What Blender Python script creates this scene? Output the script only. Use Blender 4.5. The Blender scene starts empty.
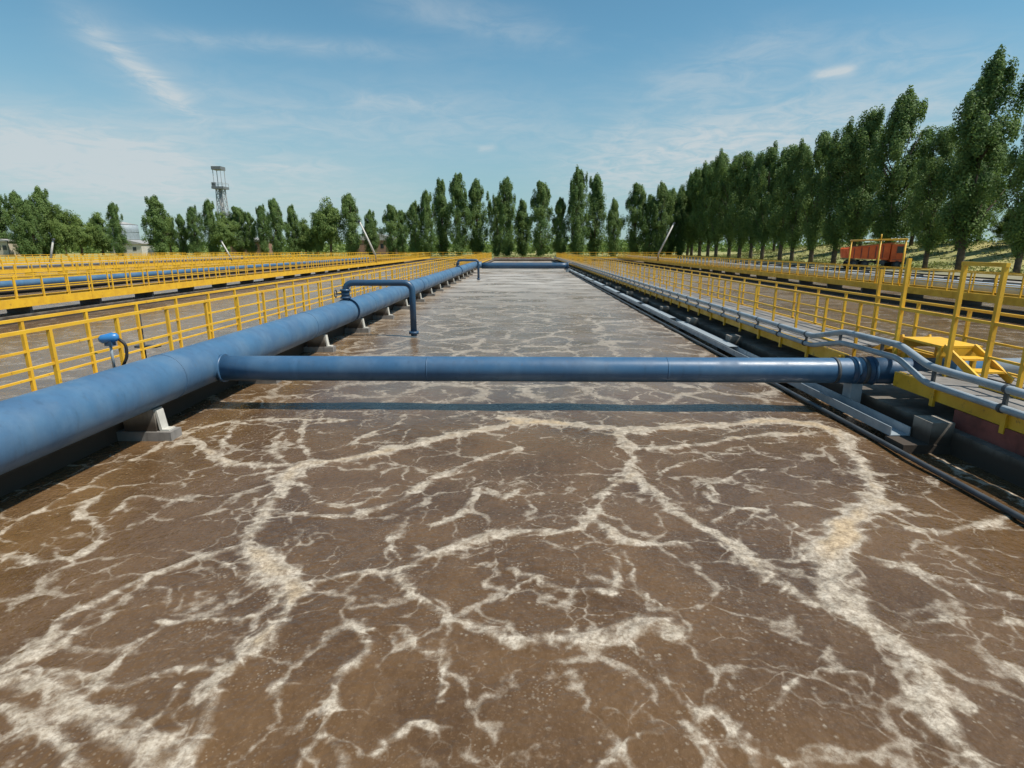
import bpy, bmesh, math, random
import numpy as np
from mathutils import Vector, Matrix

random.seed(7)
rng = np.random.default_rng(11)
R = math.radians
scene = bpy.context.scene
col = scene.collection

# ------------------------------------------------------------------ camera
CAM_H, PITCH, YAW, FPX = 2.7, 13.5, 1.1, 570.0
cd = bpy.data.cameras.new('camera')
cd.sensor_width = 36.0
cd.lens = 36.0 * FPX / 1024.0
cd.clip_start = 0.05
cd.clip_end = 5000
cam = bpy.data.objects.new('camera', cd)
cam.location = (0, 0, CAM_H)
cam.rotation_euler = (R(90 - PITCH), 0, R(YAW))
col.objects.link(cam)
scene.camera = cam

# ------------------------------------------------------------------ sun and sky
SUN_EL, SUN_AZ = 60.0, 110.0          # azimuth clockwise from +Y: the sun stands to the right
sun_dir = Vector((math.cos(R(SUN_EL)) * math.sin(R(SUN_AZ)), math.cos(R(SUN_EL)) * math.cos(R(SUN_AZ)), math.sin(R(SUN_EL))))
sl = bpy.data.lights.new('sun', 'SUN')
sl.energy = 4.9
sl.angle = R(0.55)
sl.color = (1.0, 0.95, 0.86)
so = bpy.data.objects.new('sun', sl)
so.rotation_euler = sun_dir.to_track_quat('Z', 'Y').to_euler()
so.location = (60, 10, 80)
col.objects.link(so)

vs = scene.view_settings
vs.view_transform = 'Standard'
vs.look = 'None'
vs.gamma = 1.0
vs.exposure = 0.3
vs.use_curve_mapping = False
scene.cycles.max_bounces = 5
scene.cycles.diffuse_bounces = 2
scene.cycles.glossy_bounces = 2
scene.cycles.use_adaptive_sampling = True
scene.cycles.adaptive_threshold = 0.02


def cam_ray(px, py):
    """world direction through a pixel of the 1024 x 768 picture"""
    d = Vector(((px - 512) / FPX, (384 - py) / FPX, -1.0))
    return (cam.rotation_euler.to_matrix() @ d).normalized()


def ground_at(px, py, z=0.0):
    d = cam_ray(px, py)
    t = (z - CAM_H) / d.z
    return (d.x * t, d.y * t)


class NT:
    """tiny helper for writing node trees"""
    def __init__(self, tree):
        self.t = tree

    def n(self, kind, **kw):
        nd = self.t.nodes.new(kind)
        for k, v in kw.items():
            setattr(nd, k, v)
        return nd

    def link(self, a, b):
        self.t.links.new(a, b)

    def put(self, sock, v):
        if isinstance(v, bpy.types.NodeSocket):
            self.t.links.new(v, sock)
        elif v is not None:
            sock.default_value = v

    def math(self, op, a, b=None, c=None, clamp=False):
        nd = self.n('ShaderNodeMath', operation=op, use_clamp=clamp)
        for i, v in enumerate((a, b, c)):
            if v is not None:
                self.put(nd.inputs[i], v)
        return nd.outputs[0]

    def vmath(self, op, a, b=None, scale=None):
        nd = self.n('ShaderNodeVectorMath', operation=op)
        self.put(nd.inputs[0], a)
        if b is not None:
            self.put(nd.inputs[1], b)
        if scale is not None:
            self.put(nd.inputs['Scale'], scale)
        return nd.outputs['Value'] if op in ('DOT_PRODUCT', 'LENGTH', 'DISTANCE') else nd.outputs[0]

    def noise(self, vec, scale, detail=4, rough=0.55, dist=0.0, out=0):
        nd = self.n('ShaderNodeTexNoise')
        self.put(nd.inputs['Vector'], vec)
        nd.inputs['Scale'].default_value = scale
        nd.inputs['Detail'].default_value = detail
        nd.inputs['Roughness'].default_value = rough
        nd.inputs['Distortion'].default_value = dist
        return nd.outputs[out]

    def remap(self, v, a, b, c=0.0, d=1.0, smooth=True):
        nd = self.n('ShaderNodeMapRange')
        nd.interpolation_type = 'SMOOTHSTEP' if smooth else 'LINEAR'
        self.put(nd.inputs['Value'], v)
        self.put(nd.inputs['From Min'], a)
        self.put(nd.inputs['From Max'], b)
        self.put(nd.inputs['To Min'], c)
        self.put(nd.inputs['To Max'], d)
        return nd.outputs[0]

    def mix(self, f, a, b, blend='MIX'):
        nd = self.n('ShaderNodeMix', data_type='RGBA', blend_type=blend)
        self.put(nd.inputs['Factor'], f)
        for s, v in ((nd.inputs[6], a), (nd.inputs[7], b)):
            if isinstance(v, tuple) and len(v) == 3:
                v = (*v, 1.0)
            self.put(s, v)
        return nd.outputs[2]

    def bump(self, h, strength=0.3, dist=0.02):
        nd = self.n('ShaderNodeBump')
        nd.inputs['Strength'].default_value = strength
        nd.inputs['Distance'].default_value = dist
        self.put(nd.inputs['Height'], h)
        return nd.outputs[0]


world = bpy.data.worlds.new('World')
scene.world = world
world.use_nodes = True
wt = NT(world.node_tree)
world.node_tree.nodes.clear()
sky = wt.n('ShaderNodeTexSky', sky_type='NISHITA', sun_disc=False)
sky.sun_elevation = R(SUN_EL)
sky.sun_rotation = R(SUN_AZ)
sky.altitude = 100
sky.air_density = 1.0
sky.dust_density = 0.35
sky.ozone_density = 1.2
SKY_STRENGTH = 0.098
tc = wt.n('ShaderNodeTexCoord')
dirv = wt.vmath('NORMALIZE', tc.outputs['Generated'])
sep = wt.n('ShaderNodeSeparateXYZ')
wt.link(dirv, sep.inputs[0])
zc = wt.math('ADD', wt.math('MAXIMUM', sep.outputs[2], 0.0), 0.10)
comb = wt.n('ShaderNodeCombineXYZ')
wt.link(wt.math('DIVIDE', sep.outputs[0], zc), comb.inputs[0])
wt.link(wt.math('DIVIDE', sep.outputs[1], zc), comb.inputs[1])
plane = comb.outputs[0]
# thin cirrus: long wisps on a high flat layer
mp = wt.n('ShaderNodeMapping')
mp.inputs['Rotation'].default_value = (0, 0, R(20))
mp.inputs['Scale'].default_value = (0.45, 1.0, 1)
wt.link(plane, mp.inputs[0])
n1 = wt.noise(mp.outputs[0], 1.1, 7, 0.62, 0.5)
n2 = wt.noise(plane, 0.35, 3, 0.5)
cir = wt.math('MULTIPLY', wt.remap(n1, 0.50, 0.80), wt.remap(n2, 0.40, 0.65))
fine = wt.remap(wt.noise(plane, 4.5, 6, 0.65, 0.8), 0.30, 0.72)


def streak(p1, p2, width, amt, soft=0.5):
    """one elongated wisp of cirrus between two directions of the sky"""
    a, b = cam_ray(*p1), cam_ray(*p2)
    m = (a + b).normalized()
    t = (b - a).normalized()
    nrm = m.cross(t).normalized()
    half = (b - a).length / 2
    du = wt.math('DIVIDE', wt.vmath('DOT_PRODUCT', wt.vmath('SUBTRACT', dirv, tuple(m)), tuple(t)), half)
    dn = wt.math('DIVIDE', wt.vmath('DOT_PRODUCT', dirv, tuple(nrm)), width)
    r2 = wt.math('ADD', wt.math('POWER', wt.math('ABSOLUTE', du), 4.0), wt.math('MULTIPLY', dn, dn))
    g = wt.math('EXPONENT', wt.math('MULTIPLY', r2, -1.0))
    tex = wt.math('ADD', wt.math('MULTIPLY', fine, 1 - soft), soft)
    return wt.math('MULTIPLY', wt.math('MULTIPLY', g, tex), amt)


clouds = wt.math('MULTIPLY', cir, 0.65)
for s in (streak((70, 15), (192, 112), 0.015, 0.75, 0.15),
          streak((60, 10), (230, 125), 0.045, 0.20, 0.5),
          streak((-150, 128), (200, 168), 0.048, 1.15, 0.45),
          streak((0, 180), (420, 200), 0.05, 0.60, 0.5),
          streak((240, 165), (345, 168), 0.014, 0.40, 0.4),
          streak((135, 36), (420, 52), 0.012, 0.36, 0.3),
          streak((150, 115), (560, 125), 0.05, 0.38, 0.3),
          streak((350, 100), (450, 104), 0.012, 0.25, 0.3),
          streak((812, 75), (856, 69), 0.007, 0.95, 0.6),
          streak((640, 88), (790, 60), 0.03, 0.34, 0.2),
          streak((560, 160), (990, 105), 0.05, 0.85, 0.2),
          streak((560, 195), (760, 160), 0.04, 0.45, 0.3),
          streak((730, 40), (1010, 60), 0.03, 0.30, 0.2),
          streak((360, -5), (560, 38), 0.025, 0.30, 0.2),
          streak((478, 150), (496, 147), 0.005, 0.5, 0.5)):
    clouds = wt.math('ADD', clouds, s)
low = wt.remap(sep.outputs[2], 0.0, 0.34, 0.72, 0.0)
clouds = wt.math('MINIMUM', clouds, 0.85)
skyc = wt.mix(1.0, sky.outputs[0], (0.67, 1.03, 0.99), 'MULTIPLY')
skyc = wt.mix(low, skyc, (2.7, 3.55, 4.05))
skyc = wt.mix(clouds, skyc, (4.9, 5.35, 5.55))
bg = wt.n('ShaderNodeBackground')
wt.link(skyc, bg.inputs[0])
bg.inputs[1].default_value = SKY_STRENGTH
wo = wt.n('ShaderNodeOutputWorld')
wt.link(bg.outputs[0], wo.inputs[0])


# ------------------------------------------------------------------ materials
def new_mat(name):
    m = bpy.data.materials.new(name)
    m.use_nodes = True
    m.node_tree.nodes.clear()
    t = NT(m.node_tree)
    b = t.n('ShaderNodeBsdfPrincipled')
    o = t.n('ShaderNodeOutputMaterial')
    t.link(b.outputs[0], o.inputs[0])
    return m, t, b, o


def pos_of(t):
    return t.n('ShaderNodeNewGeometry').outputs['Position']


def worn_paint(name, base, dark, rust=(0.16, 0.07, 0.03), rust_amt=0.62, rough=0.45, scale=3.0, streaks=False, dust=None):
    m, t, b, o = new_mat(name)
    p = pos_of(t)
    v = t.remap(t.noise(p, scale, 5, 0.6), 0.35, 0.72)
    c = t.mix(v, base, dark)
    if streaks:
        ms = t.n('ShaderNodeMapping')
        ms.inputs['Scale'].default_value = (3.5, 3.5, 0.35)
        t.link(p, ms.inputs[0])
        st = t.remap(t.noise(ms.outputs[0], 3.2, 5, 0.65), 0.5, 0.75)
        c = t.mix(t.math('MULTIPLY', st, 0.42), c, tuple(x * 0.45 for x in base))
        rn = t.remap(t.noise(ms.outputs[0], 5.5, 5, 0.7), 0.60, 0.74)
        c = t.mix(t.math('MULTIPLY', rn, 0.45), c, (0.10, 0.085, 0.075))
        st2 = t.remap(t.noise(ms.outputs[0], 1.3, 4, 0.6), 0.55, 0.75)
        c = t.mix(t.math('MULTIPLY', st2, 0.18), c, tuple(min(1, x * 1.4 + 0.05) for x in base))
    if dust:
        dn = t.remap(t.noise(p, 1.2, 6, 0.62), 0.42, 0.68)
        c = t.mix(t.math('MULTIPLY', dn, 0.22), c, dust)
    rr = t.remap(t.noise(p, scale * 4.5, 6, 0.7), rust_amt, rust_amt + 0.12)
    c = t.mix(t.math('MULTIPLY', rr, 0.75), c, rust)
    t.link(c, b.inputs['Base Color'])
    t.link(t.remap(v, 0, 1, rough - 0.06, rough + 0.18), b.inputs['Roughness'])
    t.link(t.bump(t.noise(p, scale * 14, 4), 0.12, 0.006), b.inputs['Normal'])
    return m


def plain(name, base, rough=0.6, var=0.25, scale=4.0, metallic=0.0, bump=0.15):
    m, t, b, o = new_mat(name)
    p = pos_of(t)
    v = t.remap(t.noise(p, scale, 6, 0.62), 0.3, 0.72)
    c = t.mix(v, tuple(x * (1 + var) for x in base), tuple(x * (1 - var) for x in base))
    t.link(c, b.inputs['Base Color'])
    b.inputs['Roughness'].default_value = rough
    b.inputs['Metallic'].default_value = metallic
    t.link(t.bump(t.noise(p, scale * 10, 5), bump, 0.01), b.inputs['Normal'])
    return m


M = {}
M['yellow'] = worn_paint('yellow_paint', (0.74, 0.43, 0.028), (0.60, 0.32, 0.018), rust_amt=0.585, scale=2.2)
M['blue'] = worn_paint('blue_pipe_paint', (0.052, 0.128, 0.228), (0.040, 0.100, 0.185), rust=(0.05, 0.07, 0.09), rust_amt=0.66,
                       rough=0.50, scale=1.6, streaks=True, dust=(0.19, 0.265, 0.33))
M['blue_cross'] = worn_paint('deep_blue_pipe_paint', (0.038, 0.103, 0.195), (0.029, 0.082, 0.160), rust=(0.05, 0.07, 0.09), rust_amt=0.66,
                             rough=0.42, scale=1.6, streaks=True, dust=(0.14, 0.21, 0.28))
M['navy'] = worn_paint('dark_blue_paint', (0.022, 0.065, 0.125), (0.015, 0.048, 0.10), rust=(0.06, 0.04, 0.03), rust_amt=0.68, rough=0.4, scale=2.5)
M['grey_pipe'] = worn_paint('galvanised_pipe', (0.30, 0.34, 0.37), (0.22, 0.26, 0.29), rust=(0.16, 0.10, 0.06), rust_amt=0.68, rough=0.4, scale=4)
M['pale_pipe'] = worn_paint('pale_pipe_paint', (0.42, 0.50, 0.58), (0.34, 0.42, 0.5), rust_amt=0.7, rough=0.45, scale=2)
M['dark_steel'] = plain('dark_steel', (0.05, 0.055, 0.06), 0.5)
M['black'] = plain('black_rubber', (0.012, 0.012, 0.014), 0.6)
M['white'] = plain('white_painted_steel', (0.50, 0.48, 0.43), 0.5, 0.15)
M['rust_red'] = plain('red_primer', (0.20, 0.055, 0.04), 0.7, 0.35)
M['trunk'] = plain('bark', (0.085, 0.065, 0.048), 0.9, 0.4, 3.0, bump=0.5)
M['orange'] = worn_paint('orange_truck_paint', (0.80, 0.120, 0.014), (0.62, 0.080, 0.012), rust_amt=0.7, scale=1.4)
M['glass'] = plain('dark_window_glass', (0.02, 0.025, 0.03), 0.08, 0.1)
M['tower'] = plain('weathered_grey_steel', (0.36, 0.38, 0.40), 0.6)
M['tower_plate'] = plain('tower_platform_steel', (0.13, 0.14, 0.15), 0.6)
M['hut'] = plain('pale_render', (0.46, 0.40, 0.30), 0.85)
M['silo'] = plain('grey_cladding', (0.24, 0.28, 0.31), 0.6)
M['roof'] = plain('grey_sheet_roof', (0.30, 0.29, 0.28), 0.6)
M['brown'] = plain('brown_wall', (0.22, 0.13, 0.09), 0.8)
M['blue_plastic'] = plain('bright_blue_plastic', (0.03, 0.17, 0.42), 0.35, 0.1)
M['road'] = plain('dusty_road', (0.20, 0.18, 0.105), 0.95, 0.2, 1.0)


def concrete(name, base, wet=True):
    m, t, b, o = new_mat(name)
    p = pos_of(t)
    c = t.mix(t.remap(t.noise(p, 1.3, 7, 0.65), 0.3, 0.7), tuple(x * 1.15 for x in base), tuple(x * 0.62 for x in base))
    ms = t.n('ShaderNodeMapping')
    ms.inputs['Scale'].default_value = (4, 4, 0.4)
    t.link(p, ms.inputs[0])
    c = t.mix(t.math('MULTIPLY', t.remap(t.noise(ms.outputs[0], 2.5, 5, 0.6), 0.5, 0.7), 0.5), c, tuple(x * 0.35 for x in base))
    if wet:     # sludge stain to the splash line, carried higher to paint in the walls' shade
        s = t.n('ShaderNodeSeparateXYZ')
        t.link(p, s.inputs[0])
        h = t.math('ADD', s.outputs[2], t.math('MULTIPLY', t.math('SUBTRACT', t.noise(p, 2.5, 4), 0.5), 0.22))
        c = t.mix(t.remap(h, 0.42, 0.20), c, (0.045, 0.032, 0.022))
    t.link(c, b.inputs['Base Color'])
    b.inputs['Roughness'].default_value = 0.8
    t.link(t.bump(t.noise(p, 22, 6, 0.65), 0.35, 0.01), b.inputs['Normal'])
    return m


M['concrete'] = concrete('stained_concrete', (0.30, 0.27, 0.23))
M['deck'] = concrete('pale_deck_plate', (0.20, 0.185, 0.17), wet=False)


def ground_mat():
    m, t, b, o = new_mat('dry_grass_ground')
    p = pos_of(t)
    g = t.remap(t.noise(p, 0.09, 5, 0.6), 0.38, 0.62)
    c = t.mix(g, (0.150, 0.180, 0.045), (0.34, 0.295, 0.105))
    f = t.remap(t.noise(p, 1.6, 6, 0.65), 0.35, 0.7)
    c = t.mix(t.math('MULTIPLY', f, 0.55), c, (0.30, 0.27, 0.12))
    d = t.remap(t.noise(p, 0.45, 5, 0.6), 0.56, 0.7)
    c = t.mix(t.math('MULTIPLY', d, 0.6), c, (0.05, 0.075, 0.02))
    t.link(c, b.inputs['Base Color'])
    b.inputs['Roughness'].default_value = 0.95
    t.link(t.bump(t.noise(p, 6, 6, 0.7), 0.6, 0.08), b.inputs['Normal'])
    return m


M['ground'] = ground_mat()


def leaf_mat(name, dark, light, seed_shift=0.0):
    m, t, b, o = new_mat(name)
    at = t.n('ShaderNodeAttribute', attribute_name='tint')
    oi = t.n('ShaderNodeObjectInfo')
    v = t.math('ADD', t.math('MULTIPLY', at.outputs['Fac'], 0.75), t.math('MULTIPLY', oi.outputs['Random'], 0.25))
    c = t.mix(v, dark, light)
    t.link(c, b.inputs['Base Color'])
    b.inputs['Roughness'].default_value = 0.65
    b.inputs['Specular IOR Level'].default_value = 0.25
    tr = t.n('ShaderNodeBsdfTranslucent')
    t.link(t.mix(0.5, c, (0.16, 0.24, 0.04)), tr.inputs['Color'])
    mx = t.n('ShaderNodeMixShader')
    mx.inputs[0].default_value = 0.38
    t.link(b.outputs[0], mx.inputs[1])
    t.link(tr.outputs[0], mx.inputs[2])
    t.link(mx.outputs[0], o.inputs[0])
    return m


M['poplar_leaf'] = leaf_mat('poplar_leaf', (0.050, 0.112, 0.036), (0.205, 0.285, 0.085))
M['broad_leaf'] = leaf_mat('broad_leaf', (0.070, 0.130, 0.036), (0.235, 0.305, 0.082))
M['grass_blade'] = leaf_mat('grass_blade', (0.07, 0.10, 0.025), (0.24, 0.21, 0.08))


def sludge_mat(name, use_attr):
    m, t, b, o = new_mat(name)
    p0 = pos_of(t)
    fl = t.n('ShaderNodeVectorMath', operation='MULTIPLY')
    t.link(p0, fl.inputs[0])
    fl.inputs[1].default_value = (1, 1, 0)
    p = fl.outputs[0]

    curl = t.vmath('SCALE', t.vmath('SUBTRACT', t.noise(p, 3.2, 2, 0.5, 0, 1), (0.5, 0.5, 0.5)), scale=0.30)

    def warp(scale, amt, detail=3):
        nv = t.noise(p, scale, detail, 0.55, 0, 1)
        return t.vmath('ADD', t.vmath('ADD', p, curl), t.vmath('SCALE', t.vmath('SUBTRACT', nv, (0.5, 0.5, 0.5)), scale=amt))

    def vor(vec, scale):
        nd = t.n('ShaderNodeTexVoronoi', voronoi_dimensions='2D', feature='DISTANCE_TO_EDGE')
        t.link(vec, nd.inputs['Vector'])
        nd.inputs['Scale'].default_value = scale
        return nd.outputs['Distance']
    if use_attr:
        F = t.n('ShaderNodeAttribute', attribute_name='foam').outputs['Fac']
        P = t.n('ShaderNodeAttribute', attribute_name='procedural').outputs['Fac']
    else:
        F, P = 0.0, 1.0
    big = t.noise(p, 0.28, 3, 0.5)
    mid = t.noise(p, 0.9, 3, 0.6)
    if use_attr:
        mid = t.math('ADD', mid, t.math('MULTIPLY', P, 0.07))
    grit = t.noise(p, 9.0, 5, 0.68)
    fineg = t.noise(p, 34.0, 3, 0.65)
    gm = t.math('SUBTRACT', grit, 0.5)
    # broad streams drawn by the currents
    lace = t.noise(p, 5.5, 5, 0.7)
    lm = t.math('SUBTRACT', lace, 0.5)
    d1 = vor(warp(0.6, 1.8, 3), 0.8)
    d2 = vor(warp(1.2, 1.0, 3), 1.5)
    d3 = vor(warp(2.4, 0.55, 2), 3.5)
    rib = t.math('ADD', t.remap(d2, 0.0, 0.16, 0.24, -0.10), t.remap(d3, 0.0, 0.14, 0.18, -0.09))
    fl_ = t.math('ADD', t.math('MULTIPLY', F, 1.06), t.math('ADD', t.math('ADD', t.math('MULTIPLY', gm, 0.5), t.math('MULTIPLY', lm, 0.5)),
                 t.math('MULTIPLY', rib, t.remap(F, 0.05, 0.4))))
    core = t.math('ADD', t.math('MULTIPLY', t.remap(fl_, 0.48, 0.84), 0.76), t.math('MULTIPLY', t.remap(fl_, 0.28, 0.55), 0.22))
    # cells of the churned surface, three sizes
    w1 = t.math('MULTIPLY', t.remap(mid, 0.32, 0.75, 0.0, 0.15), P)
    e1 = t.math('ADD', t.math('SUBTRACT', w1, d1), t.math('MULTIPLY', gm, 0.16))
    v1 = t.math('MULTIPLY', t.remap(e1, -0.05, 0.09), t.remap(P, 0.02, 0.15, 0.0, 0.8))
    w2 = t.remap(t.math('ADD', t.noise(p, 1.7, 4, 0.6), t.math('MULTIPLY', F, 0.22)), 0.31, 0.72, -0.03, 0.085)
    e2 = t.math('ADD', t.math('SUBTRACT', w2, d2), t.math('MULTIPLY', gm, 0.17))
    v2 = t.math('MULTIPLY', t.remap(e2, -0.035, 0.055), 0.70)
    w3 = t.remap(t.math('ADD', t.noise(p, 1.5, 3, 0.5), t.math('MULTIPLY', F, 0.25)), 0.38, 0.74, -0.045, 0.09)
    e3 = t.math('ADD', t.math('SUBTRACT', w3, d3), t.math('MULTIPLY', gm, 0.26))
    v3 = t.math('MULTIPLY', t.remap(e3, -0.02, 0.09), 0.55)
    # loose flecks
    def dots(scale, lo, hi, gate):
        nd = t.n('ShaderNodeTexVoronoi', voronoi_dimensions='2D', feature='F1')
        t.link(p, nd.inputs['Vector'])
        nd.inputs['Scale'].default_value = scale
        r = t.math('ADD', nd.outputs['Distance'], t.math('MULTIPLY', gm, 0.9))
        return t.math('MULTIPLY', t.remap(r, hi, lo), gate)
    sp = dots(12.0, 0.04, 0.20, t.remap(t.math('ADD', lace, t.math('MULTIPLY', t.math('SUBTRACT', big, 0.5), 0.9)), 0.50, 0.64, 0.0, 0.55))
    sp2 = dots(27.0, 0.08, 0.24, t.remap(t.noise(p, 2.6, 3, 0.6), 0.48, 0.68, 0.0, 0.42))
    foam = t.math('MAXIMUM', core, t.math('MAXIMUM', v1, t.math('MAXIMUM', v2, v3)))
    foam = t.math('MAXIMUM', foam, t.math('MAXIMUM', sp, sp2))
    holes = t.math('MULTIPLY', t.remap(fineg, 0.34, 0.56, 0.60, 1.0), t.remap(t.noise(p, 12, 4, 0.72), 0.34, 0.58, 0.50, 1.0))
    foam = t.math('MULTIPLY', foam, holes)
    foam = t.math('MULTIPLY', foam, t.remap(t.math('ADD', t.noise(p, 0.42, 4, 0.6), t.math('MULTIPLY', F, 0.25)), 0.34, 0.56, 0.66, 1.0))
    if not use_attr:
        foam = t.math('MULTIPLY', foam, 0.6)
    # pale far foam whose grey also paints in the sky's sheen with distance
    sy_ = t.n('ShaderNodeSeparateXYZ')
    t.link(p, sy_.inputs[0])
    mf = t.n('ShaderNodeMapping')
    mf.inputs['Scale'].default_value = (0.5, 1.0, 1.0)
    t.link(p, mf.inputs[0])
    foam_sheen = t.math('MULTIPLY', t.remap(sy_.outputs[1], 10.0, 44.0, 0.0, 0.80, smooth=False), t.remap(t.noise(mf.outputs[0], 0.55, 5, 0.66, 0.5), 0.34, 0.62, 0.25, 1.0))
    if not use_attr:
        foam_sheen = t.math('MULTIPLY', foam_sheen, 0.45)
    foam = t.math('MAXIMUM', foam, foam_sheen)
    # silt colour between the foam
    silt = t.mix(t.remap(t.noise(p, 0.7, 5, 0.62, 0.4), 0.32, 0.7), (0.124, 0.069, 0.029), (0.067, 0.036, 0.015))
    silt = t.mix(t.math('MULTIPLY', t.remap(grit, 0.42, 0.68), 0.32), silt, (0.150, 0.093, 0.050))
    silt = t.mix(t.math('MULTIPLY', t.remap(fineg, 0.54, 0.72), 0.28), silt, (0.24, 0.155, 0.092))
    fo = t.mix(t.remap(grit, 0.3, 0.7), (0.31, 0.255, 0.188), (0.525, 0.455, 0.365))
    yel = t.math('MULTIPLY', t.remap(t.math('ADD', F, t.math('MULTIPLY', t.math('SUBTRACT', mid, 0.5), 1.6)), 0.86, 1.32), 0.60)
    fo = t.mix(yel, fo, (0.52, 0.37, 0.20))
    fo = t.mix(t.math('MULTIPLY', foam_sheen, 0.8), fo, (0.50, 0.475, 0.44))
    c = t.mix(foam, silt, fo)
    t.link(c, b.inputs['Base Color'])
    t.link(t.math('ADD', 0.17, t.math('MULTIPLY', foam, 0.35)), b.inputs['Roughness'])
    b.inputs['IOR'].default_value = 1.5
    hb = t.noise(p, 3.5, 3, 0.6)
    hg = t.noise(p, 14.0, 3, 0.65)
    bn = t.n('ShaderNodeBump')
    bn.inputs['Distance'].default_value = 0.06
    t.put(bn.inputs['Strength'], t.remap(P, 0.0, 1.0, 0.42, 0.18))     # churned close by, calmer ripples down the basin
    t.link(t.math('ADD', hb, t.math('MULTIPLY', hg, 0.45)), bn.inputs['Height'])
    t.link(bn.outputs[0], b.inputs['Normal'])
    return m


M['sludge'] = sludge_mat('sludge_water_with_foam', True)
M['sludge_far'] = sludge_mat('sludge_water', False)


# ------------------------------------------------------------------ mesh helpers
class MB:
    def __init__(self):
        self.v, self.f, self.s = [], [], []

    def face(self, idx, smooth=False):
        self.f.append(tuple(idx))
        self.s.append(smooth)

    def box(self, x0, x1, y0, y1, z0, z1):
        b = len(self.v)
        self.v += [(x0, y0, z0), (x1, y0, z0), (x1, y1, z0), (x0, y1, z0), (x0, y0, z1), (x1, y0, z1), (x1, y1, z1), (x0, y1, z1)]
        for q in ((3, 2, 1, 0), (4, 5, 6, 7), (0, 1, 5, 4), (1, 2, 6, 5), (2, 3, 7, 6), (3, 0, 4, 7)):
            self.face([b + i for i in q])
        return self

    def bar(self, p, q, w, d=None, up=(0, 0, 1)):
        """square bar from p to q"""
        d = d or w
        p, q = Vector(p), Vector(q)
        t = (q - p).normalized()
        u = Vector(up)
        if abs(t.dot(u)) > 0.98:
            u = Vector((0, 1, 0))
        a = t.cross(u).normalized() * (w / 2)
        c = a.cross(t).normalized() * (d / 2)
        b = len(self.v)
        for e in (p, q):
            for s1, s2 in ((-1, -1), (1, -1), (1, 1), (-1, 1)):
                self.v.append(tuple(e + a * s1 + c * s2))
        for q4 in ((0, 1, 2, 3), (7, 6, 5, 4), (0, 4, 5, 1), (1, 5, 6, 2), (2, 6, 7, 3), (3, 7, 4, 0)):
            self.face([b + i for i in q4])
        return self

    def tube(self, pts, r, seg=16, caps=True, radii=None):
        pts = [Vector(p) for p in pts]
        n = len(pts)
        b = len(self.v)
        prev = None
        for i, p in enumerate(pts):
            if i == 0:
                t = pts[1] - p
            elif i == n - 1:
                t = p - pts[i - 1]
            else:
                t = (pts[i + 1] - p).normalized() + (p - pts[i - 1]).normalized()
            t.normalize()
            if prev is None:
                u = Vector((0, 0, 1)) if abs(t.z) < 0.9 else Vector((1, 0, 0))
                a = t.cross(u).normalized()
            else:
                a = (prev - t * prev.dot(t)).normalized()
            prev = a
            c = t.cross(a)
            rr = radii[i] if radii else r
            for k in range(seg):
                th = 2 * math.pi * k / seg
                self.v.append(tuple(p + (a * math.cos(th) + c * math.sin(th)) * rr))
        for i in range(n - 1):
            for k in range(seg):
                k2 = (k + 1) % seg
                self.face((b + i * seg + k, b + i * seg + k2, b + (i + 1) * seg + k2, b + (i + 1) * seg + k), True)
        if caps:
            self.face([b + k for k in range(seg)][::-1])
            self.face([b + (n - 1) * seg + k for k in range(seg)])
        return self

    def prism(self, poly, axis, a, b_):
        """poly in the two other axes extruded along axis (0=x, 1=y, 2=z) from a to b_"""
        b = len(self.v)
        n = len(poly)
        for e in (a, b_):
            for (u, w) in poly:
                self.v.append({0: (e, u, w), 1: (u, e, w), 2: (u, w, e)}[axis])
        self.face([b + i for i in range(n)])
        self.face([b + n + i for i in range(n)][::-1])
        for i in range(n):
            j = (i + 1) % n
            self.face((b + i, b + n + i, b + n + j, b + j))
        return self

    def mesh(self, name, mat):
        me = bpy.data.meshes.new(name)
        me.from_pydata([tuple(v) for v in self.v], [], self.f)
        me.polygons.foreach_set('use_smooth', self.s)
        bm = bmesh.new()
        bm.from_mesh(me)
        bmesh.ops.recalc_face_normals(bm, faces=bm.faces)
        bm.to_mesh(me)
        bm.free()
        me.materials.append(M[mat] if isinstance(mat, str) else mat)
        return me

    def build(self, name, mat, parent=None, loc=None):
        return link(name, self.mesh(name, mat), parent, loc)


def link(name, me, parent=None, loc=None, rotz=0.0, scale=None):
    o = bpy.data.objects.new(name, me)
    col.objects.link(o)
    if parent is not None:
        o.parent = parent
    if loc is not None:
        o.location = loc
    if rotz:
        o.rotation_euler = (0, 0, rotz)
    if scale is not None:
        o.scale = scale
    return o


def thing(name, label, cat, loc=(0, 0, 0), group=None, rotz=0.0):
    o = link(name, None, None, loc, rotz)
    return tag(o, label, cat, group)


def tag(o, label, cat, group=None):
    o['label'] = label
    o['category'] = cat
    if group:
        o['group'] = group
    return o


def struct(o, kind='structure'):
    o['kind'] = kind
    return o


def fillet(pts, r, n=5):
    """round the corners of a polyline"""
    pts = [Vector(p) for p in pts]
    out = [pts[0]]
    for i in range(1, len(pts) - 1):
        a, p, c = pts[i - 1], pts[i], pts[i + 1]
        d1, d2 = (a - p), (c - p)
        k = min(r, d1.length * 0.45, d2.length * 0.45)
        s, e = p + d1.normalized() * k, p + d2.normalized() * k
        for j in range(n + 1):
            u = j / n
            out.append(s * (1 - u) ** 2 + p * 2 * u * (1 - u) + e * u ** 2)
    out.append(pts[-1])
    return out


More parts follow.
